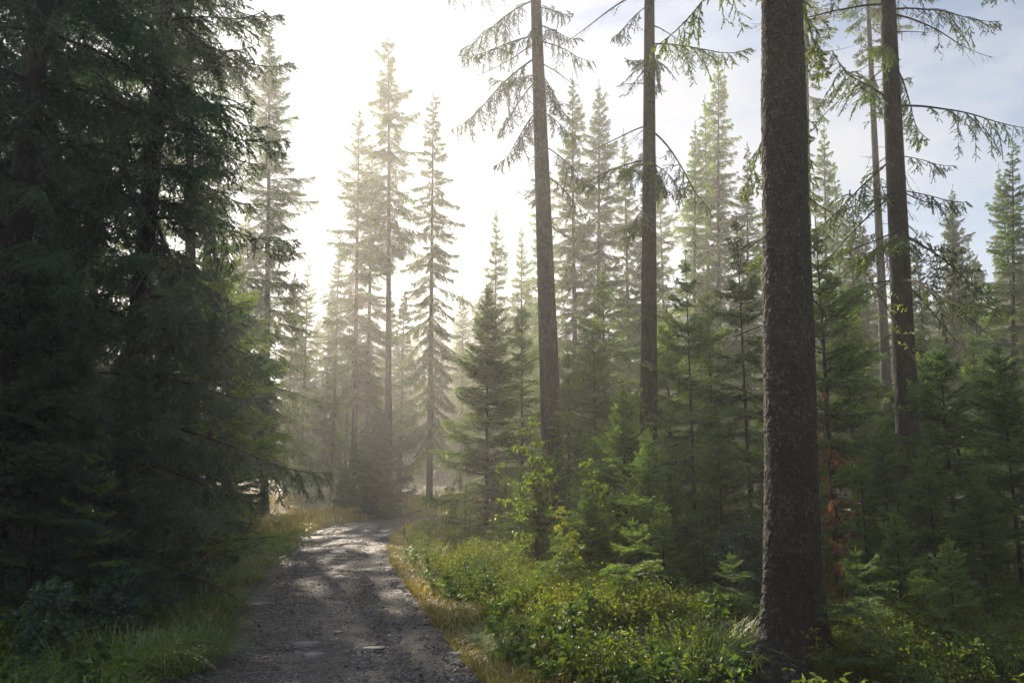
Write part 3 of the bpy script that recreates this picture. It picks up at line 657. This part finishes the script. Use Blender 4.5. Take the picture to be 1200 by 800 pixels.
def build_trees():
    # ---- kinds
    sp('old_full',41,24,.10,3.2,'mid','mature',shape=.78,bend=.06,irr=.5,ws=.55,fill=.45)
    sp('old_full2',42,23,.16,2.3,'mid','comb',shape=.75,bend=.05,irr=.5,ws=.55,fill=.45)
    sp('old_high',43,24,.50,2.1,'mid','comb',shape=.62,thin=.12,bend=.08,extra=(3,12,26,1.1),irr=.5,ws=.55,fill=.45)
    sp('old_mid',44,21,.26,2.2,'mid','mature',shape=.7,thin=.1,extra=(1.5,6,20,1.0),irr=.5,ws=.55,fill=.45)
    sp('old_droop',45,22,.13,2.7,'mid','droop',shape=.75,thin=.1,irr=.5,ws=.6,fill=.45)
    sp('narrow',46,21,.14,2.0,'mid','comb',needle=M_NEEDLE_FRESH,shape=.7,bend=.05,irr=.5,ws=.55,fill=.45)
    sp('narrow2',47,19,.10,2.1,'mid','mature',needle=M_NEEDLE_FRESH,shape=.75,bend=.07,irr=.5,ws=.55,fill=.45)
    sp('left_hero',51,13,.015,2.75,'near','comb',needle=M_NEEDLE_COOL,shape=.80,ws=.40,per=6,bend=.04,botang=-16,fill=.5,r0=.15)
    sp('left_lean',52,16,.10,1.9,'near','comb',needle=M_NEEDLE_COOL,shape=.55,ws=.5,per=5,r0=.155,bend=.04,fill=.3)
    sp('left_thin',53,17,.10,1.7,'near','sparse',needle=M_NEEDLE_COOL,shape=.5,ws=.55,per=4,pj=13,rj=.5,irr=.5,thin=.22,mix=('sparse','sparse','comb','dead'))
    sp('bole_b',54,24,.37,2.5,'near','sparse',shape=.45,ws=.75,per=4,r0=.27,botang=-38,extra=(5,9,7,1.2),bark=M_BARK,flare=1.3,boughs=((12.,3.05,2.9,-34,'comb'),(12.6,3.35,2.2,-20,'comb'),(13.6,2.9,2.4,-16,'comb'),(11.6,.4,1.6,-40,'comb'),(10.6,3.3,1.9,-48,'comb'),(12.9,-.3,1.5,-30,'comb')),pj=13,rj=.5,irr=.5,thin=.22,mix=('sparse','sparse','comb','dead'))
    sp('bole_c',55,22,.30,2.2,'near','sparse',shape=.45,ws=.7,per=4,r0=.175,botang=-22,extra=(3.5,7,9,.9),bark=M_BARK_MOSS,flare=1.35,pj=13,rj=.5,irr=.5,thin=.22,mix=('sparse','sparse','comb','dead'))
    sp('bole_d',56,23,.19,2.1,'near','sparse',shape=.4,ws=.62,per=4,r0=.18,botang=-16,extra=(1.5,6,16,1.2),bark=M_BARK_MOSS,flare=1.35,pj=13,rj=.5,irr=.5,thin=.22,mix=('sparse','sparse','comb','dead'))
    sp('bole_e',57,24,.60,1.7,'mid','sparse',shape=.6,r0=.19,extra=(4,14,18,1.0),bark=M_BARK,pj=13,rj=.5,irr=.5,thin=.22,mix=('sparse','sparse','comb','dead'))
    sp('young_a',61,5,.02,1.45,'near','young',needle=M_NEEDLE_FRESH,shape=.8,ws=.32,per=6,topang=48,botang=8,interw=.8,fill=0.2,mid=.55,pj=8,rj=.2,irr=.36)
    sp('young_full',161,5,.01,1.35,'near','young',needle=M_NEEDLE_FRESH,shape=.8,ws=.24,per=6,topang=48,botang=8,interw=.8,fill=.6,mid=.55,pj=8,rj=.2,irr=.36)
    sp('young_b',62,5,.03,1.25,'near','young',needle=M_NEEDLE_FRESH,shape=.75,ws=.36,per=5,topang=48,botang=6,interw=.7,fill=0.2,mid=.55,pj=8,rj=.2,irr=.36)
    sp('young_c',63,4.5,.02,1.5,'near','young',needle=M_NEEDLE_MID,shape=.7,ws=.33,per=6,topang=44,botang=2,interw=.8,fill=0.25,mid=.55,pj=8,rj=.2,irr=.36)
    sp('young_dark',163,4.5,.02,1.5,'near','young',needle=M_NEEDLE_COOL,shape=.7,ws=.33,per=6,topang=44,botang=2,interw=.8,fill=0.7,mid=.55,pj=8,rj=.2,irr=.36)
    sp('young_slim',64,4.8,.05,1.0,'near','young',needle=M_NEEDLE_MID,shape=.72,ws=.46,per=5,topang=40,botang=-8,thin=.12,interw=.2,r0=.032,fill=0.35,mid=.55,pj=8,rj=.2,irr=.36)
    sp('young_far',65,4.2,.01,1.7,'mid','young',needle=M_NEEDLE_COOL,shape=.75,ws=.32,per=7,topang=40,botang=0,interw=.8,fill=0.8,mid=.55,pj=8,rj=.2,irr=.36)
    sp('sapling_front',66,1.2,.08,.52,'hero','young',needle=M_NEEDLE_FRESH,shape=.7,ws=.17,per=5,topang=40,botang=0,interw=.3,r0=.012)
    sp('sapling_small',67,.7,.06,.26,'hero','young',needle=M_NEEDLE_FRESH,shape=.7,ws=.10,per=5,topang=40,botang=5,interw=.5,r0=.008)
    # ---- the big boles
    H=24; g=G(); rng=np.random.default_rng(77); h=8.2
    while h<H-1:
        f=(H-h)/(H-8.2)
        for k in range(4):
            if rng.random()<.25: continue
            put_bough(g,rng,'sparse','near',2.3*f**.5*rng.uniform(.6,1.1)+.2,h+rng.uniform(-.2,.2),rng.uniform(0,2*pi),np.radians(np.interp(f,[0,.4,1],[50,5,-20])))
        h+=.75
    for hh,yaw,ln,pit in((6.5,2.6,1.5,-20),(6.9,3.5,1.3,-26),(4.9,2.2,.9,-45),(4.3,1.2,1.2,-40),(5.3,.9,1.5,-34),(6.3,.6,1.2,-30)):
        put_bough(g,rng,'sparse','near',ln,hh,yaw,np.radians(pit))
    for hh,yaw,ln,pit in((1.7,3.9,.3,-10),(2.3,5.6,.45,-18),(2.9,2.9,.4,-5),(3.3,.3,.55,-22),(3.7,3.6,.6,-15),(2.0,.0,.25,0),(4.1,5.,.7,-20)):
        put_bough(g,rng,'dead','near',ln+.2,hh,yaw,np.radians(pit))
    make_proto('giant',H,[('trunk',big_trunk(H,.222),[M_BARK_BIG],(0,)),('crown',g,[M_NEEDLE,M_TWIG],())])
    P=plant_tree; big=None
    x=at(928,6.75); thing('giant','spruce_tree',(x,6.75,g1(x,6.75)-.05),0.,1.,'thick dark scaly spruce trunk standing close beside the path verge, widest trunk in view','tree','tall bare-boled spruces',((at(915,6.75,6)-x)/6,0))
    gp='tall bare-boled spruces'
    P('bole_b','spruce_tree',651,19.,0,'tall brownish bare trunk in haze, a long bough sweeping down its path side',H=24,u_at_frame_top=628,group=gp,rz=0.)
    P('bole_c','spruce_tree',760,14.5,0,'straight greenish mossy spruce trunk between the brown hazy bole and the thickest trunk',H=22,u_at_frame_top=761,group=gp,rz=.4)
    P('bole_d','spruce_tree',1073,12.,0,'dark slim spruce trunk with drooping feathery boughs before a paler thin bole',H=23,u_at_frame_top=1040,group=gp,rz=5.9)
    P('bole_e','spruce_tree',1047,25.,0,'pale thin smooth-looking bole just behind the dark slim trunk with feathery boughs',H=24,u_at_frame_top=1017,group=gp)
    P('bole_e','spruce_tree',950,27.,0,'thin grey bole mostly hidden behind the thickest dark trunk',H=24,u_at_frame_top=944,group=gp,rz=1.)
    # ---- dark spruces over the left verge
    gl='dark spruces on the shaded verge'
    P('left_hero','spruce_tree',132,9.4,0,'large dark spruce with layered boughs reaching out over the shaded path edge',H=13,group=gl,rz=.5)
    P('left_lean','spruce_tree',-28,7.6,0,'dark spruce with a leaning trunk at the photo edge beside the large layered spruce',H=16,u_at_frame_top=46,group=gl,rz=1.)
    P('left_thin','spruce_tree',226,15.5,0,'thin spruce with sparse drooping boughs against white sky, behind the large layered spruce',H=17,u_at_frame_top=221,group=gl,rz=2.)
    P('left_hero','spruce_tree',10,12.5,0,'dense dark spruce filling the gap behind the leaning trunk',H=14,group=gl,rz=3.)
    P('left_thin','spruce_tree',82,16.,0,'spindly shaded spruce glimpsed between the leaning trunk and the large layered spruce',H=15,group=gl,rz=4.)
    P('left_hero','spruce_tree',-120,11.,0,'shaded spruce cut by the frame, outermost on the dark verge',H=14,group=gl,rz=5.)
    P('old_full2','spruce_tree',150,23.,0,'backlit spruce right behind the thin sparse one on the dark verge',H=19,group=gl,rz=1.)
    P('young_a','young_spruce_tree',236,13.2,262,'young spruce with light green outer boughs fanning toward the misty path bend',group=gl,rz=.3)
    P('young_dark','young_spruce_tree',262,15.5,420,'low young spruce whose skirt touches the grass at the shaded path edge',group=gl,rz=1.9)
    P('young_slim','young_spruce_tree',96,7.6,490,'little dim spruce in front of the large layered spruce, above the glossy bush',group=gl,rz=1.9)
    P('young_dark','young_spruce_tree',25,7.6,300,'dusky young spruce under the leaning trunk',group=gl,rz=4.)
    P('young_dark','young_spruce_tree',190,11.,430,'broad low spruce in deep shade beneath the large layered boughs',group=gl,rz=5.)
    # ---- tall spruces in the misty light
    gm='tall spruces standing in the mist'
    P('old_full','spruce_tree',309,35.,18,'tallest full spruce in the sunbeams, next to the dark verge',utop=318,group=gm,rz=.2)
    P('old_high','spruce_tree',456,38.,40,'tall slender spruce with crown only on its upper half and a long bare bole',utop=452,group=gm,rz=.9)
    P('old_mid','spruce_tree',414,40.,124,'ragged spruce with two close stems just left of the long bare bole',utop=421,group=gm,rz=2.)
    P('old_mid','spruce_tree',428,41.5,160,'shorter spruce tucked between the ragged spruce and the long bare bole',utop=437,group=gm,rz=4.)
    P('old_droop','spruce_tree',503,40.,104,'spruce with weeping, widely spaced boughs standing alone above the path bend',utop=508,group=gm,rz=.4)
    P('narrow2','spruce_tree',578,43.,243,'small pointed spruce against the pale hill, left of the brown hazy bole',group=gm,rz=.4)
    P('old_full2','spruce_tree',388,47.,262,'faint small spruce glowing in the mist between the sunbeam spruce and the ragged one',group=gm,rz=1.4)
    P('narrow2','spruce_tree',350,50.,300,'faintest low spruce at the foot of the sunbeam spruce',group=gm,rz=2.4)
    P('old_full','spruce_tree',268,46.,230,'misty spruce mostly hidden behind the young spruce with light green outer boughs',group=gm,rz=3.4)
    P('narrow','spruce_tree',640,40.,165,'spruce top peeping out just behind the brown hazy bole',group=gm,rz=3.4)
    P('old_full2','spruce_tree',676,33.,84,'dense spruce right of the brown hazy bole, nearer the bole of a close pair',utop=673,group=gm,rz=1.1)
    P('old_full','spruce_tree',702,34.,92,'dense spruce of the close pair, nearer the mossy trunk',utop=700,group=gm,rz=2.2)
    P('old_full2','spruce_tree',740,38.,150,'dim spruce showing either side of the mossy trunk',group=gm,rz=3.1)
    P('narrow','spruce_tree',846,39.,58,'highest of the sunny yellow-green spruces right of the mossy trunk',utop=843,group=gm,rz=.5)
    P('narrow2','spruce_tree',830,40.,108,'sunny yellow-green spruce just left of the highest one in its cluster',utop=827,group=gm,rz=1.5)
    P('narrow','spruce_tree',812,38.,140,'lowest sunlit spruce of the cluster, nearest the mossy trunk',utop=814,group=gm,rz=2.5)
    P('narrow2','spruce_tree',880,37.,165,'sunlit spruce half covered by the edge of the thickest trunk',utop=878,group=gm,rz=3.5)
    P('narrow','spruce_tree',968,39.,140,'spruce crown between the thickest trunk and the pale thin bole',utop=965,group=gm,rz=3.9)
    P('narrow2','spruce_tree',1003,44.,190,'low spruce tip framed by the thickest trunk and the pale thin bole',group=gm,rz=4.9)
    P('old_full','spruce_tree',1118,33.,214,'bluish spruce alone under the grey cloud, beyond the dark slim trunk',utop=1115,group=gm,rz=.9)
    P('narrow2','spruce_tree',1185,22.,150,'green spruce at the frame edge, right of the bluish one',utop=1190,group=gm,rz=1.9)
    P('left_thin','spruce_tree',1385,11.5,0,'dark hanging boughs of a frame-edge spruce, entering the top corner over the green one',H=19,group=gm,rz=2.9)
    P('old_full2','spruce_tree',1150,33.,235,'small misty spruce between the bluish spruce and the frame-edge green one',group=gm,rz=5.2)
    P('narrow','spruce_tree',1086,36.,228,'pale spruce directly behind the dark slim trunk',group=gm,rz=.2)
    P('old_mid','spruce_tree',785,45.,200,'faint spruce seen just right of the mossy trunk',group=gm,rz=.2)
    P('narrow2','spruce_tree',610,50.,262,'faint spruce left of the brown hazy bole, behind the small pointed one',group=gm,rz=.9)
    P('old_full','spruce_tree',540,56.,338,'low faint spruce between the weeping spruce and the pale hill',group=gm,rz=.9)
    P('left_hero','spruce_tree',220,22.,125,'dark spruce added to shade the path, its cone tip just left of the sunbeam spruce',group=gl,rz=2.2)  # added spruce, put here to keep sun dapples off the near path
    P('old_full','spruce_tree',1022,31.,235,'full spruce low between the pale thin bole and the thickest trunk',group=gm,rz=4.2)
    P('narrow','spruce_tree',1102,29.,282,'short full spruce below the bluish one, right of the dark slim trunk',group=gm,rz=5.)
    P('old_full2','spruce_tree',1168,28.,275,'broad misty spruce low between the bluish spruce and the green frame-edge one',group=gm,rz=.7)
    P('old_full','spruce_tree',1212,33.,190,'misty spruce behind the green one at the frame edge',group=gm,rz=1.7)
    P('old_full2','spruce_tree',925,34.,175,'spruce showing as a green fringe behind the thickest trunk',group=gm,rz=2.7)
    P('narrow2','spruce_tree',768,31.,205,'sunlit spruce half behind the mossy trunk, nearer than the dim one',group=gm,rz=3.7)
    # ---- young spruces behind the sunny verge
    gy='young spruces along the sunny verge'
    P('young_far','young_spruce_tree',441,32.,478,'dark cone-shaped little spruce standing at the far bend of the path',group=gy,rz=.4)
    P('young_far','young_spruce_tree',404,34.,545,'very low spruce beside the dark cone-shaped one at the bend',group=gy,rz=2.4)
    P('young_full','young_spruce_tree',570,19.,335,'broad dense young spruce rising from the corner of the sunny verge',group=gy,rz=.4)
    P('young_b','young_spruce_tree',612,23.,350,'hazy young spruce directly behind the broad corner one',group=gy,rz=1.4)
    P('young_b','young_spruce_tree',668,20.,395,'light green young spruce right at the foot of the brown hazy bole',group=gy,rz=2.4)
    P('young_a','young_spruce_tree',700,17.5,380,'feathery young spruce midway between the brown bole and the mossy trunk',group=gy,rz=3.4)
    P('young_b','young_spruce_tree',712,24.,305,'taller hazy young spruce behind the feathery midway one',group=gy,rz=3.9)
    P('young_slim','young_spruce_tree',818,11.5,296,'open young spruce with a long bare leader right of the mossy trunk',group=gy,rz=.9)
    P('young_full','young_spruce_tree',735,11.4,440,'bushy bright-tipped young spruce in front of the mossy trunk foot',group=gy,rz=1.9)
    P('young_b','young_spruce_tree',842,14.5,330,'young spruce with a thin visible stem behind the long-leader one',group=gy,rz=2.9)
    P('young_slim','young_spruce_tree',884,12.,248,'tall thin young spruce almost touching the thickest trunk',group=gy,rz=3.9)
    P('young_a','young_spruce_tree',790,16.5,350,'sunlit young spruce peeping out right beside the mossy trunk',group=gy,rz=4.9)
    P('young_c','young_spruce_tree',850,10.,490,'low dark spruce at the foot of the long-leader one',group=gy,rz=4.4)
    P('young_c','young_spruce_tree',790,10.,540,'spreading dim spruce behind the bilberry mound',group=gy,rz=.4)
    P('young_b','young_spruce_tree',985,10.6,250,'young spruce with arched boughs just right of the thickest trunk',group=gy,rz=.3)
    P('young_a','young_spruce_tree',1010,14.5,330,'green young spruce behind the red-leaved sapling',group=gy,rz=1.3)
    P('young_c','young_spruce_tree',1050,9.2,490,'dark green spruce in front of the slim trunk foot',group=gy,rz=2.3)
    P('young_slim','young_spruce_tree',1022,8.9,505,'thin-topped spruce between the red-leaved sapling and the slim trunk',group=gy,rz=3.3)
    P('young_c','young_spruce_tree',1128,10.,395,'shaded spruce with flat fans under the leaning leafy stem',group=gy,rz=4.3)
    P('young_c','young_spruce_tree',1205,8.4,400,'dense shaded spruce cut by the frame edge, above the bilberries',group=gy,rz=5.3)
    P('young_a','young_spruce_tree',1165,15.,390,'young spruce in half light behind the shaded flat-fanned one',group=gy,rz=.8)
    P('young_b','young_spruce_tree',1100,17.,380,'slender young spruce in the mist right of the dark slim trunk',group=gy,rz=1.8)
    P('young_a','young_spruce_tree',935,15.5,330,'young spruce hidden for the most part by the thickest trunk',group=gy,rz=2.8)
    P('young_c','young_spruce_tree',900,9.6,560,'low spruce touching the shaded side of the thickest trunk',group=gy,rz=3.8)
    P('young_c','young_spruce_tree',1105,8.,512,'low dark spruce with wide fans above the bilberries, right of the seedlings',group=gy,rz=1.2)
    P('young_c','young_spruce_tree',1165,7.5,545,'lowest wide dark spruce nearest the frame corner',group=gy,rz=2.2)
    P('young_a','young_spruce_tree',700,12.6,500,'soft pale green spruce behind the grassy verge, left of the bushy bright-tipped one',group=gy,rz=3.2)
    P('young_c','young_spruce_tree',655,14.2,520,'low wide spruce between the leafy bush and the verge grass',group=gy,rz=4.2)
    P('young_c','young_spruce_tree',765,10.2,500,'drooping bluish-green spruce just behind the bilberry mound',group=gy,rz=5.2)
    P('young_b','young_spruce_tree',828,9.2,590,'thin low spruce in shade by the blue-green glossy bush',group=gy,rz=.7)
    P('young_c','young_spruce_tree',1075,12.8,440,'shaded spruce pressed against the dark slim trunk',group=gy,rz=1.7)
    P('left_hero','young_spruce_tree',60,19.,250,'medium dark spruce closing the view low behind the large layered one',group=gl,rz=.4)
    P('left_hero','young_spruce_tree',170,20.,300,'medium shaded spruce behind the boughs that fan to the misty bend',group=gl,rz=1.6)
    P('left_hero','young_spruce_tree',-60,16.,200,'medium dark spruce just outside the leaning trunk, cut by the frame',group=gl,rz=2.6)
    P('young_dark','young_spruce_tree',120,8.,430,'dark young spruce in front of the bole of the large layered spruce',group=gl,rz=3.1)
    P('young_dark','young_spruce_tree',80,9.,540,'low spreading dark spruce above the glossy bushes',group=gl,rz=1.1)
    P('young_dark','young_spruce_tree',150,9.8,600,'lowest dark spruce, its fans trailing into the arching grass',group=gl,rz=2.1)
    P('young_c','young_spruce_tree',1062,7.5,590,'low dark spruce with drooping fans just right of the tiered seedling',group=gy,rz=.2)
    P('young_c','young_spruce_tree',1125,6.8,622,'lowest dark spruce among the bilberries in the near shaded corner',group=gy,rz=3.2)
    P('young_a','young_spruce_tree',690,10.4,560,'small fresh green spruce standing just behind the arching grass',group=gy,rz=.9)
    P('young_b','young_spruce_tree',610,13.2,540,'small open spruce at the verge, left of the bright leafy bush',group=gy,rz=1.9)
    P('young_a','young_spruce_tree',780,9.3,575,'small fresh green spruce directly behind the bilberry mound',group=gy,rz=2.9)
    P('young_b','young_spruce_tree',545,17.,560,'small open spruce before the skirt of the broad corner spruce',group=gy,rz=3.9)
    gs='knee-high spruce seedlings'
    P('sapling_front','spruce_sapling',1014,6.5,632,'knee-high spruce seedling with tiered fans right of the thickest trunk foot',group=gs,rz=.8)
    P('sapling_front','spruce_sapling',1090,6.9,655,'spruce seedling with drooping fans among the bilberries, beyond the tiered one',group=gs,rz=2.8)
    P('sapling_small','spruce_sapling',563,12.,640,'tiny dark spruce seedling on the golden grass at the path side',group=gs,rz=.8)
    P('sapling_small','spruce_sapling',620,10.3,655,'tiny thin spruce seedling in green grass, nearer than the one on golden grass',group=gs,rz=1.8)
    P('sapling_small','spruce_sapling',700,10.8,610,'small spruce seedling below the bushy bright-tipped spruce',group=gs,rz=2.8)
    P('sapling_front','spruce_sapling',745,8.3,600,'spruce seedling rising out of the yellow-green bilberry mound',group=gs,rz=.3)
    P('sapling_front','spruce_sapling',655,9.6,612,'spruce seedling behind the arching grass, between mound and path',group=gs,rz=1.3)
    P('sapling_front','spruce_sapling',860,7.9,640,'spruce seedling in the grass just left of the thickest trunk',group=gs,rz=2.3)
    # ---- broad-leaved plants
    leafy('rowan',M_LEAF,M_TWIG,seed=71,H=2.6,stems=6,leaf=.075,spread=.32,twigs=34,per=30)
    leafy('birch',M_LEAF,M_TWIG,seed=72,H=3.4,stems=1,leaf=.050,spread=.24,twigs=54,arch=.08,per=34,start=.22)
    leafy('redling',M_LEAF_RED,M_TWIG,seed=73,H=2.2,stems=2,leaf=.052,spread=.24,twigs=26,per=30,start=.10)
    leafy('glossy_bush',M_LEAF_DARK,M_TWIG,seed=74,H=.85,stems=16,leaf=.034,spread=.36,twigs=22,per=44,start=.15)
    leafy('yellow_sprig',M_LEAF_YEL,M_TWIG,seed=75,H=.55,stems=3,leaf=.032,spread=.32,twigs=12,per=16,start=.2)
    leafy('lean_stem',M_LEAF,M_TWIG,seed=76,H=4.6,stems=1,leaf=.05,spread=.13,twigs=34,arch=.22,per=16,start=.25)
    P('rowan','leafy_bush',630,12.2,485,'light green broad-leaved bush in front of the brown hazy bole',cat='bush',rz=.4)
    P('rowan','leafy_bush',600,16.2,540,'yellow-green leafy bush at the skirt of the broad corner spruce',cat='bush',rz=1.4)
    P('rowan','leafy_bush',530,21.5,548,'leafy bush overhanging the inner corner of the path bend',cat='bush',rz=4.4)
    P('rowan','leafy_bush',548,18.,578,'low leafy bush between the golden grass and the broad corner spruce',cat='bush',rz=5.4)
    P('rowan','leafy_bush',668,9.9,590,'bright leafy bush behind the seedling and arching grass',cat='bush',rz=.9)
    P('birch','birch_sapling',655,17.5,470,'pale-leaved sapling climbing beside the brown hazy bole',cat='sapling',rz=2.)
    P('birch','birch_sapling',842,18.,370,'thin sunlit sapling behind the long-leader spruce',cat='sapling',rz=3.)
    P('birch','birch_sapling',772,13.,450,'leafy sapling leaning against the view of the mossy trunk',cat='sapling',rz=4.)
    P('redling','red_leaved_sapling',990,8.2,458,'sapling with reddish autumn leaves right of the thickest trunk',cat='sapling',rz=1.)
    P('lean_stem','leaning_sapling',1188,10.,238,'thin leaning stem with small yellowish leaves crossing the grey sky right of the slim trunk',cat='sapling',rz=pi,utop=1090)
    P('glossy_bush','glossy_bush',48,6.6,668,'dark bush with small glossy leaves catching blue light at the near shaded corner',cat='bush',rz=.4)
    P('glossy_bush','glossy_bush',128,7.4,655,'thin glossy-leaved bush beside the taller dark one, over the arching grass',cat='bush',rz=2.4)
    P('glossy_bush','glossy_bush',868,9.4,600,'blue-green glossy bush in the shade left of the thickest trunk',cat='bush',rz=1.4)
    P('yellow_sprig','yellowing_sprig',957,6.5,725,'yellowing leafy sprig at the root of the thickest trunk',cat='plant',rz=.4)
    P('yellow_sprig','yellowing_sprig',222,11.6,590,'small sprig with yellow leaves lit before the shaded spruces',cat='plant',rz=1.4)
    P('rowan','leafy_bush',706,10.8,535,'broad-leaved bush under the feathery young spruce',cat='bush',rz=2.4)
    P('rowan','leafy_bush',1178,9.2,560,'dark broad-leaved bush by the frame edge among shaded spruces',cat='bush',rz=3.4)


# ------------------------------------------------------------------ haze, sky, sun, camera
def build_air():
    b=(XLO-1,XHI+1,YLO-1,YHI+1,-3.5,27.)
    v=[(b[i],b[2+j],b[4+k]) for i in(0,1) for j in(0,1) for k in(0,1)]
    f=[(0,1,3,2),(4,6,7,5),(0,4,5,1),(2,3,7,6),(0,2,6,4),(1,5,7,3)]
    me=bpy.data.meshes.new('haze'); me.from_pydata(v,[],f); me.update()
    m,nt,out=new_mat('haze_air'); p=nt.nodes.new('ShaderNodeVolumePrincipled')
    p.inputs['Color'].default_value=(.97,.96,.95,1); p.inputs['Density'].default_value=HAZE; p.inputs['Anisotropy'].default_value=HAZE_G
    nt.links.new(p.outputs[0],out.inputs['Volume']); me.materials.append(m)
    setp(link('haze',me),kind='stuff')
HAZE,HAZE_G=.0024,.56
CLOUD=(4.9,5.25,5.9)
SUN_E,SKY_S,EXPO=5.0,.043,1.56
def build_light():
    w=bpy.data.worlds.new('World'); SC.world=w; w.use_nodes=True; nt=w.node_tree; L=nt.links
    bg=nt.nodes['Background']; sk=nt.nodes.new('ShaderNodeTexSky'); sk.sky_type='NISHITA'; sk.sun_disc=False
    sk.sun_elevation=SUN_EL; sk.sun_rotation=SUN_AZ; sk.air_density=1.; sk.dust_density=.3; sk.ozone_density=1.2
    tc=nt.nodes.new('ShaderNodeTexCoord'); mp=nt.nodes.new('ShaderNodeMapping'); mp.inputs['Scale'].default_value=(1,1,2.6); L.new(tc.outputs['Generated'],mp.inputs[0])
    nz=nt.nodes.new('ShaderNodeTexNoise'); nz.inputs['Scale'].default_value=2.3; nz.inputs['Detail'].default_value=7; nz.inputs['Roughness'].default_value=.55; L.new(mp.outputs[0],nz.inputs['Vector'])
    r=nt.nodes.new('ShaderNodeMapRange'); r.interpolation_type='SMOOTHSTEP'; r.inputs[1].default_value=.34; r.inputs[2].default_value=.60; L.new(nz.outputs[0],r.inputs[0])
    mx=nt.nodes.new('ShaderNodeMix'); mx.data_type='RGBA'; L.new(r.outputs[0],mx.inputs[0]); mn=nt.nodes.new('ShaderNodeVectorMath'); mn.operation='MINIMUM'; L.new(sk.outputs[0],mn.inputs[0]); mn.inputs[1].default_value=(6.2,6.8,7.8); L.new(mn.outputs[0],mx.inputs[6]); sp_=nt.nodes.new('ShaderNodeSeparateXYZ'); L.new(tc.outputs['Generated'],sp_.inputs[0])
    mr=nt.nodes.new('ShaderNodeMapRange'); mr.inputs[1].default_value=.45; mr.inputs[2].default_value=1.; mr.inputs[3].default_value=1.; mr.inputs[4].default_value=3.0; L.new(sp_.outputs[2],mr.inputs[0])
    cc=nt.nodes.new('ShaderNodeVectorMath'); cc.operation='SCALE'; cc.inputs[0].default_value=CLOUD; L.new(mr.outputs[0],cc.inputs['Scale']); L.new(cc.outputs[0],mx.inputs[7])
    L.new(mx.outputs[2],bg.inputs[0]); bg.inputs[1].default_value=SKY_S
    d=Vector((sin(SUN_AZ)*cos(SUN_EL),cos(SUN_AZ)*cos(SUN_EL),sin(SUN_EL)))
    la=bpy.data.lights.new('sun','SUN'); la.energy=SUN_E; la.angle=rad(.53); la.color=(1,.85,.66)
    o=bpy.data.objects.new('sun',la); COL.objects.link(o); o.rotation_euler=d.to_track_quat('Z','Y').to_euler(); o.location=d*60
    cam=bpy.data.cameras.new('camera'); c=bpy.data.objects.new('camera',cam); COL.objects.link(c); SC.camera=c
    cam.sensor_fit='HORIZONTAL'; cam.sensor_width=36; cam.lens=36*FPX/1200; cam.clip_start=.05; cam.clip_end=2000
    c.location=(0,0,EYE); c.rotation_euler=(pi/2+PITCH,0,0)
def render_settings():
    SC.render.engine='CYCLES'; cy=SC.cycles
    cy.use_denoising=True
    try: cy.denoiser='OPENIMAGEDENOISE'; cy.denoising_input_passes='RGB_ALBEDO_NORMAL'; cy.denoising_prefilter='NONE'
    except Exception: pass
    cy.max_bounces=6; cy.diffuse_bounces=3; cy.glossy_bounces=2; cy.transmission_bounces=4; cy.volume_bounces=1; cy.transparent_max_bounces=8
    cy.sample_clamp_indirect=6; cy.caustics_reflective=False; cy.caustics_refractive=False
    cy.use_adaptive_sampling=False
    vs=SC.view_settings; vs.view_transform='Standard'; vs.look='None'; vs.exposure=EXPO; vs.gamma=1; vs.use_curve_mapping=False
    SC.render.film_transparent=False
build_ground(); build_path(); build_gravel(); build_litter(); build_flat_stones(); build_hills(); build_woods()
build_grass(); build_bilberry(); build_herbs()
build_trees()
build_air(); build_light(); render_settings()
